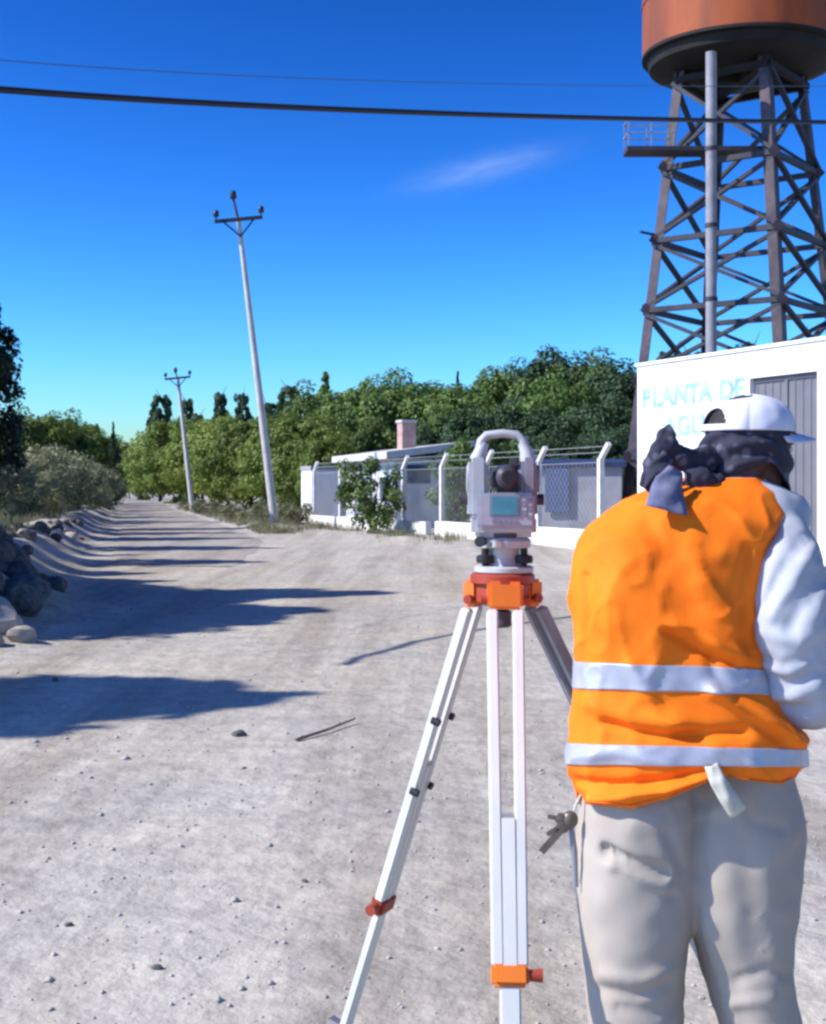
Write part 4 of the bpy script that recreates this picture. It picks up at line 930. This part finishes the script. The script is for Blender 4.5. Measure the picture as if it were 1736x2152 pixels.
nb = pxw(1510, 1075, 3.19)
bm_.capsule([nb, nb.lerp(hd(-.03, 0, -.05), .5), hd(-.03, 0, -.04)], [.078, .066, .062])
tor = [pxw(1452, 1095, 3.16), pxw(1425, 1180, 3.14), pxw(1415, 1300, 3.13), pxw(1415, 1420, 3.13), pxw(1440, 1560, 3.14), pxw(1445, 1690, 3.15)]
bm_.tube([tor[0] + Vector((0, 0, .05))] + tor, [.06, .095, .10, .10, .10, .10, .10], 24, ell=None)
bm_.capsule([pxw(1310, 1150, 3.16), pxw(1440, 1110, 3.16), pxw(1620, 1130, 3.15)], [.05, .06, .05])
# arms
RA = [pxw(1640, 1150, 3.15), pxw(1652, 1310, 3.12), pxw(1662, 1462, 3.10), pxw(1760, 1440, 3.26), Vector((1.10, 3.47, 1.15))]
LA = [pxw(1310, 1165, 3.17), Vector((.485, 3.26, 1.26)), Vector((.50, 3.36, 1.14)), Vector((.60, 3.46, 1.13)), Vector((.72, 3.52, 1.15))]
bm_.capsule(RA, [.045, .044, .040, .036, .028]); bm_.capsule(LA, [.045, .044, .040, .036, .028])
def hand(w, d, palm, mir):
    d = Vector(d).normalized(); n_ = Vector(palm).normalized(); n_ = (n_ - d * n_.dot(d)).normalized(); s_ = d.cross(n_).normalized() * mir
    Rm = Matrix((s_, d, n_)).transposed()
    bm_.ellipsoid(w + d * .055, (.042, .055, .017), Rm)
    for i, (o, ln) in enumerate([(-.031, .068), (-.010, .078), (.011, .073), (.031, .058)]):
        p0 = w + d * .085 + s_ * o; p1 = p0 + d * ln * .5 + n_ * .006; p2 = p1 + (d * .75 + n_ * .66) * ln * .32; p3 = p2 + (d * .25 + n_ * .95) * ln * .28
        bm_.capsule([p0 - d * .03, p0, p1, p2, p3], [.0105, .0105, .0095, .0088, .0078], 10)
    t0 = w + d * .025 - s_ * .030; bm_.capsule([t0, t0 + (d * .5 - s_ * .8 + n_ * .3) * .035, t0 + (d * .9 - s_ * .85 + n_ * .6) * .062], [.015, .012, .009], 10)
hand(RA[-1], (RA[-1] - RA[-2]), (-.3, 0, -1), 1); hand(LA[-1], (LA[-1] - LA[-2]), (.2, .2, -1), -1)
LL = [pxw(1335, 1740, 3.13), pxw(1332, 1930, 3.12), pxw(1332, 2060, 3.10), pxw(1334, 2230, 3.13), Vector((.50, 3.15, .09))]
RL = [pxw(1555, 1740, 3.13), pxw(1560, 1930, 3.12), pxw(1578, 2060, 3.10), pxw(1600, 2230, 3.13), Vector((.79, 3.15, .09))]
for Lg in (LL, RL): bm_.capsule(Lg, [.095, .082, .062, .055, .042])
for Lg in (LL, RL): bm_.capsule([Lg[-1] + Vector((0, -.04, -.04)), Lg[-1] + Vector((.01, .05, -.045)), Lg[-1] + Vector((.03, .16, -.06))], [.036, .036, .028])
body = remesh(bm_, .0052, 8)
ps_ = part('person', shift_mesh(body, pc), M['skin'], None, origin=pc); ORG[ps_.name] = pc
props(ps_, 'person seen from behind in orange reflective vest, white cap and beige trousers', 'person')
for sg in (-1, 1):
    part('eye', MB().ellipsoid(hd(.084, sg * .031, .0), (.011, .013, .011), HR), M['eye'], ps_)
# shirt: torso and sleeves as one garment
sb = MB(); seg = 40
rows = [(1000, 1470, 1590, 3.215, .078), (1024, 1440, 1640, 3.205, .09), (1046, 1380, 1690, 3.195, .10), (1070, 1330, 1706, 3.185, .11), (1100, 1300, 1706, 3.175, .112), (1150, 1275, 1690, 3.165, .118), (1250, 1265, 1590, 3.14, .125), (1400, 1262, 1590, 3.13, .125), (1600, 1255, 1640, 3.13, .135)]
V = []
for (v, uL, uR, Yc, b) in rows:
    a = (uR - uL) / 2 / F * Yc; cxp = ((uL + uR) / 2 - U0) / F * Yc; z = CAM_H - (v - V0) / F * Yc
    V += [(cxp + a * math.cos(2 * math.pi * k / seg), Yc + b * math.sin(2 * math.pi * k / seg), z) for k in range(seg)]
Fc = [(r * seg + k, r * seg + (k + 1) % seg, (r + 1) * seg + (k + 1) % seg, (r + 1) * seg + k) for r in range(len(rows) - 1) for k in range(seg)]
Fc += [tuple(range(seg)), tuple(range((len(rows) - 1) * seg, len(rows) * seg))]
sb.add(V, Fc)
RS = [pxw(1640, 1150, 3.12), pxw(1652, 1210, 3.07), pxw(1655, 1300, 3.05), pxw(1664, 1390, 3.045), pxw(1680, 1455, 3.05), pxw(1745, 1462, 3.18), pxw(1815, 1432, 3.30), Vector((1.085, 3.46, 1.155))]
sb.capsule(RS, [.080, .094, .099, .094, .086, .078, .064, .048], 28)
sb.capsule([LA[0], LA[1], LA[2], LA[3], LA[4] - Vector((.02, .01, 0))], [.075, .078, .072, .062, .046], 24)
sm_ = remesh(sb, .008, 8)
SCR = [([(1625, 1110), (1600, 1200), (1585, 1290)], 10, -.008), ([(1690, 1130), (1640, 1200), (1605, 1270)], 10, -.010), ([(1712, 1150), (1665, 1225), (1620, 1300)], 10, .009), ([(1740, 1200), (1690, 1260), (1660, 1320)], 13, -.012), ([(1736, 1250), (1700, 1330)], 12, .008), ([(1590, 1380), (1640, 1400), (1700, 1385)], 10, -.009), ([(1600, 1420), (1660, 1440), (1736, 1400)], 12, -.011), ([(1610, 1460), (1660, 1468), (1720, 1445)], 12, .010), ([(1600, 1330), (1680, 1350), (1736, 1320)], 12, .008), ([(1640, 1480), (1700, 1490)], 10, -.01)]
for v in sm_.vertices:
    p = v.co; u, vv = U0 + p.x / p.y * F, V0 - (p.z - CAM_H) / p.y * F
    d = .006 * ndisp(p, 13) + .003 * ndisp(p, 34)
    nrm = v.normal
    if nrm.y < .2 and u > 1540:
        for cr in SCR: d += 1.15 * crease(cr, (u, vv)) * min(1, (.2 - nrm.y) * 2)
    v.co = p + nrm * d
sm_.update(); sm_ = smoothed(sm_, 4); sm_.shade_smooth()
shirt = part('shirt', shift_mesh(sm_, pc), M['shirt'], ps_)
# vest
vo = cloth_obj('vest', vest_grid(lambda t: 1004, lambda t: 1710, 190, 0.0), M['vest'], ps_, .003)
def slant(v0, dv):      # band edge drops towards the right of the picture
    return lambda t: v0 + dv * (math.cos(t) * .5 + .5)
cloth_obj('reflective_band', vest_grid(slant(1391, 18), slant(1447, 14), 18, .0035), M['band'], vo, .0025)
cloth_obj('reflective_band', vest_grid(slant(1562, 14), slant(1607, 5), 16, .0035), M['band'], vo, .0025)
cloth_obj('hanging_strap', flap([pxw(1494, 1606, 2.93), pxw(1508, 1640, 2.915), pxw(1530, 1675, 2.915), pxw(1552, 1708, 2.93)], [.030, .036, .040, .042], amp=.003), M['strap'], vo, .003)
cloth_obj('hem_binding', vest_grid(lambda t: 1701, lambda t: 1711, 5, .003), M['binding'], vo, .003)
# trousers
tb = MB()
def leg_loft(tab, n_=2.3, seg=36):
    V = []; rows = []
    vs = np.arange(tab[0][0], tab[-1][0] + 1, 14)
    for v in vs:
        uL, uR, Yc, b = smooth_tab(tab, v, 18); a = (uR - uL) / 2 / F * Yc; cxp = ((uL + uR) / 2 - U0) / F * Yc; z = CAM_H - (v - V0) / F * Yc
        V += [(cxp + a * spow(math.cos(2 * math.pi * k / seg), 2 / n_), Yc + b * spow(math.sin(2 * math.pi * k / seg), 2 / n_), z) for k in range(seg)]
    nr = len(vs); Fc = [(r * seg + k, r * seg + (k + 1) % seg, (r + 1) * seg + (k + 1) % seg, (r + 1) * seg + k) for r in range(nr - 1) for k in range(seg)]
    Fc += [tuple(range(seg)), tuple(range((nr - 1) * seg, nr * seg))]; tb.add(V, Fc)
leg_loft([(1560, 1238, 1470, 3.12, .135), (1650, 1222, 1462, 3.12, .150), (1740, 1211, 1470, 3.12, .160), (1850, 1213, 1468, 3.115, .150), (1920, 1217, 1456, 3.11, .140), (1960, 1220, 1440, 3.11, .134), (2050, 1227, 1439, 3.11, .125), (2152, 1235, 1436, 3.11, .12), (2260, 1243, 1425, 3.12, .115), (2372, 1250, 1420, 3.14, .115)])
leg_loft([(1560, 1425, 1650, 3.12, .135), (1650, 1425, 1672, 3.12, .150), (1740, 1415, 1685, 3.12, .160), (1850, 1424, 1680, 3.115, .150), (1920, 1436, 1672, 3.11, .140), (1960, 1456, 1668, 3.11, .134), (2017, 1471, 1664, 3.11, .125), (2152, 1514, 1680, 3.11, .118), (2260, 1530, 1684, 3.12, .112), (2372, 1540, 1690, 3.14, .112)])
tm = remesh(tb, .008, 7)
TCR = [([(1272, 1790), (1340, 1822), (1395, 1834)], 13, -.024), ([(1290, 1815), (1350, 1850), (1395, 1870)], 13, .014), ([(1300, 1830), (1370, 1868), (1420, 1888)], 9, -.008), ([(1402, 1752), (1432, 1825)], 12, -.008), ([(1470, 1860), (1500, 2000), (1540, 2152)], 16, .008), ([(1560, 1780), (1580, 1900), (1590, 2010)], 30, -.008), ([(1250, 2080), (1330, 2095), (1400, 2070)], 12, -.009), ([(1270, 2050), (1350, 2062), (1420, 2035)], 12, .008), ([(1300, 2120), (1380, 2130), (1430, 2110)], 12, -.008), ([(1550, 2060), (1610, 2040), (1660, 2050)], 12, -.008), ([(1540, 2110), (1620, 2100)], 13, .008), ([(1560, 1690), (1585, 1730), (1640, 1740)], 12, -.006), ([(1330, 1740), (1420, 1700)], 24, .008), ([(1440, 1720), (1520, 1700)], 14, .006), ([(1680, 1780), (1650, 1900)], 12, -.006), ([(1480, 1690), (1470, 1760)], 14, -.006)]
for v in tm.vertices:
    p = v.co; u, vv = U0 + p.x / p.y * F, V0 - (p.z - CAM_H) / p.y * F
    d = .007 * ndisp(p, 7) + .0035 * ndisp(p, 19); nrm = v.normal
    if nrm.y < .25:
        for cr in TCR: d += crease(cr, (u, vv)) * min(1, (.25 - nrm.y) * 2)
    v.co = p + nrm * d
tm.update(); tm = smoothed(tm, 3); tm.shade_smooth()
tr = part('trousers', shift_mesh(tm, pc), M['pants'], ps_)
for Lg in (LL, RL):
    f0 = Lg[-1]
    bt = MB(); bt.capsule([f0 + Vector((0, -.05, -.045)), f0 + Vector((.01, .05, -.04)), f0 + Vector((.03, .18, -.055))], [.050, .052, .042]); bt.capsule([f0 + Vector((0, 0, -.03)), f0 + Vector((0, 0, .12))], [.055, .06])
    bo = remesh(bt, .008, 5)
    for v in bo.vertices: v.co.z = max(v.co.z, .012)
    part('boot', shift_mesh(bo, pc), M['boot'], ps_)
# hair and bandana
part('hair', MB().ellipsoid(hd(-.018, 0, .025), (.094, .081, .098), HR, 32, 20), M['hair'], ps_)
bb = MB(); nb_ = 110; V = []; NRW = 30
for r in range(NRW):
    t = r / (NRW - 1)
    for k in range(nb_):
        a = 2 * math.pi * k / nb_; fr = math.cos(a)          # fr=1 front, -1 back
        ztop = .052; zbot = -.034 + (-.050 if fr < 0 else -.075) * abs(fr) ** 1.1
        z = ztop + (zbot - ztop) * t
        tk_ = min(1, t * 4); rx, ry2 = .096 + .008 * tk_ + .006 * math.sin(t * math.pi), .081 + .007 * tk_ + .006 * math.sin(t * math.pi)
        fold = tk_ * .0055 * math.sin(t * 15 + 3 * math.sin(a * 2) + 2.4 * fr) + .004 * ndisp((fr * 3, math.sin(a) * 3, t * 2), 1.6)
        V.append(hd(-.012 + (rx + fold) * math.cos(a), (ry2 + fold) * math.sin(a), z))
bb.add(V, [(r * nb_ + k, r * nb_ + (k + 1) % nb_, (r + 1) * nb_ + (k + 1) % nb_, (r + 1) * nb_ + k) for r in range(NRW - 1) for k in range(nb_)])
bo_ = cloth_obj('bandana', bb, M['bandana'], ps_, .004)
KN = pxw(1425, 962, 3.13)
kn = MB(); kn.ellipsoid(KN, (.026, .024, .030)); kn.ellipsoid(pxw(1400, 930, 3.12), (.026, .020, .036), Matrix.Rotation(R_(-12), 3, 'Y')); kn.ellipsoid(pxw(1482, 1015, 3.14), (.050, .035, .030)); kn.capsule([KN, pxw(1455, 968, 3.15), pxw(1500, 962, 3.19)], [.026, .030, .034]); kn.ellipsoid(pxw(1468, 1008, 3.12), (.034, .03, .030)); kn.ellipsoid(pxw(1378, 962, 3.12), (.024, .018, .050), Matrix.Rotation(R_(22), 3, 'Y'))
kn.capsule([pxw(1400, 925, 3.12), pxw(1406, 897, 3.12)], [.018, .009]); kn.capsule([pxw(1372, 980, 3.12), pxw(1352, 1016, 3.12)], [.020, .012])
km = remesh(kn, .0045, 4)
for v in km.vertices: v.co += v.normal * (.006 * ndisp(v.co, 38) + .0025 * ndisp(v.co, 90))
km.update(); km.shade_smooth()
part('knot', shift_mesh(km, pc), M['hair'] if False else M['bandana'], bo_)
cloth_obj('tail', flap([pxw(1420, 985, 3.075), pxw(1405, 1020, 3.045), pxw(1400, 1072, 3.0)], [.035, .070, .094]), M['bandana_back'], bo_, .003)
cloth_obj('tail', flap([pxw(1405, 955, 3.10), pxw(1380, 990, 3.085), pxw(1358, 1030, 3.06)], [.030, .045, .020]), M['bandana'], bo_, .003)
# cap
cp = MB(); V = []; ncp, rcp = 144, 48
def cap_pt(a, t, off=0): # t 0 rim .. 1 crown
    e = t * math.pi / 2; r = math.cos(e) ** .80; zz = math.sin(e) ** .95
    seam = -.0012 * math.exp(-((((a / (math.pi / 3)) % 1) - .5) / .05) ** 2) if False else .0035 * abs(math.sin(3 * a)) ** .35 + .003 * ndisp((math.cos(a) * 2.2, math.sin(a) * 2.2, t * 2.5), 1.3) 
    return hd(-.010 + (.110 + seam + off) * r * math.cos(a), (.094 + seam + off) * r * math.sin(a), .038 + (.084 + off) * zz + .006 * math.cos(a))
for r in range(rcp):
    for k in range(ncp): V.append(cap_pt(2 * math.pi * k / ncp, r / (rcp - 1) * .985))
Fc = []
for r in range(rcp - 1):
    for k in range(ncp):
        am = 2 * math.pi * (k + .5) / ncp - math.pi; tm_ = (r + .5) / (rcp - 1)
        if 0.10 < tm_ and (am / .52) ** 2 + ((tm_ - .10) / .36) ** 2 < 1: continue      # the arched opening at the back
        Fc.append((r * ncp + k, r * ncp + (k + 1) % ncp, (r + 1) * ncp + (k + 1) % ncp, (r + 1) * ncp + k))
Fc.append(tuple(range((rcp - 1) * ncp, rcp * ncp))); cp.add(V, Fc)
co = cloth_obj('cap', cp, M['cap'], ps_, .003)
part('button', MB().ellipsoid(hd(-.010, 0, .123), (.008, .008, .005), HR, 12, 8), M['cap'], co)
br = MB(); V = []; nb2, rb2 = 28, 10
for r in range(rb2):
    t = r / (rb2 - 1)
    for k in range(nb2):
        a = R_(-72) + R_(144) * k / (nb2 - 1); ext = .058 * t * (math.cos(a * 1.15) ** .6 if math.cos(a * 1.15) > 0 else 0)
        V.append(hd(-.010 + (.112 + ext) * math.cos(a) + ext * .15, (.097 + ext * .35) * math.sin(a), .046 - .010 * t - .22 * ((.097 + ext * .35) * math.sin(a)) ** 2 / .1))
br.add(V, [(r * nb2 + k, r * nb2 + k + 1, (r + 1) * nb2 + k + 1, (r + 1) * nb2 + k) for r in range(rb2 - 1) for k in range(nb2 - 1)])
cloth_obj('brim', br, M['cap'], co, .004)
# keys hanging at the hip
KP = pxw(1197, 1722, 3.06)
ky = thing('key_bunch', 'small bunch of keys hanging from the belt at the left hip', 'keys', tuple(KP))
part('ring', MB().tube([KP + Vector((.016 * math.cos(a), -.004, .018 * math.sin(a))) for a in np.linspace(0, 6.2832, 17)], .003, 8).ellipsoid(KP + Vector((0, -.002, 0)), (.017, .012, .019)), M['key'], ky)
def key_(a, ln):
    d = Vector((math.sin(R_(a)), 0, -math.cos(R_(a)))); s_ = Vector((0, 1, 0)).cross(d)
    part('key', MB().bar(KP + d * .012 + Vector((0, -.008, 0)), KP + d * ln + Vector((0, -.008, 0)), .016 if ln > .06 else .010, .004, up=(0, 1, 0)).ellipsoid(KP + d * .022 + Vector((0, -.008, 0)), (.013, .003, .013)), M['key'], ky)
key_(-42, .095); key_(-120 + 62, .06); key_(-100, .050)
part('cord', MB().tube([KP + Vector((.005, 0, .0)), KP + Vector((.014, .005, .03)), KP + Vector((.03, .02, .055))], .003, 6), M['strap'], ky)
part('strap', MB().tube([KP + Vector((.003, 0, -.012)), KP + Vector((.010, -.002, -.07)), KP + Vector((.014, 0, -.15))], [.004, .005, .004], 8, ell=(1.5, .6)), M['alu_dark'], ky)
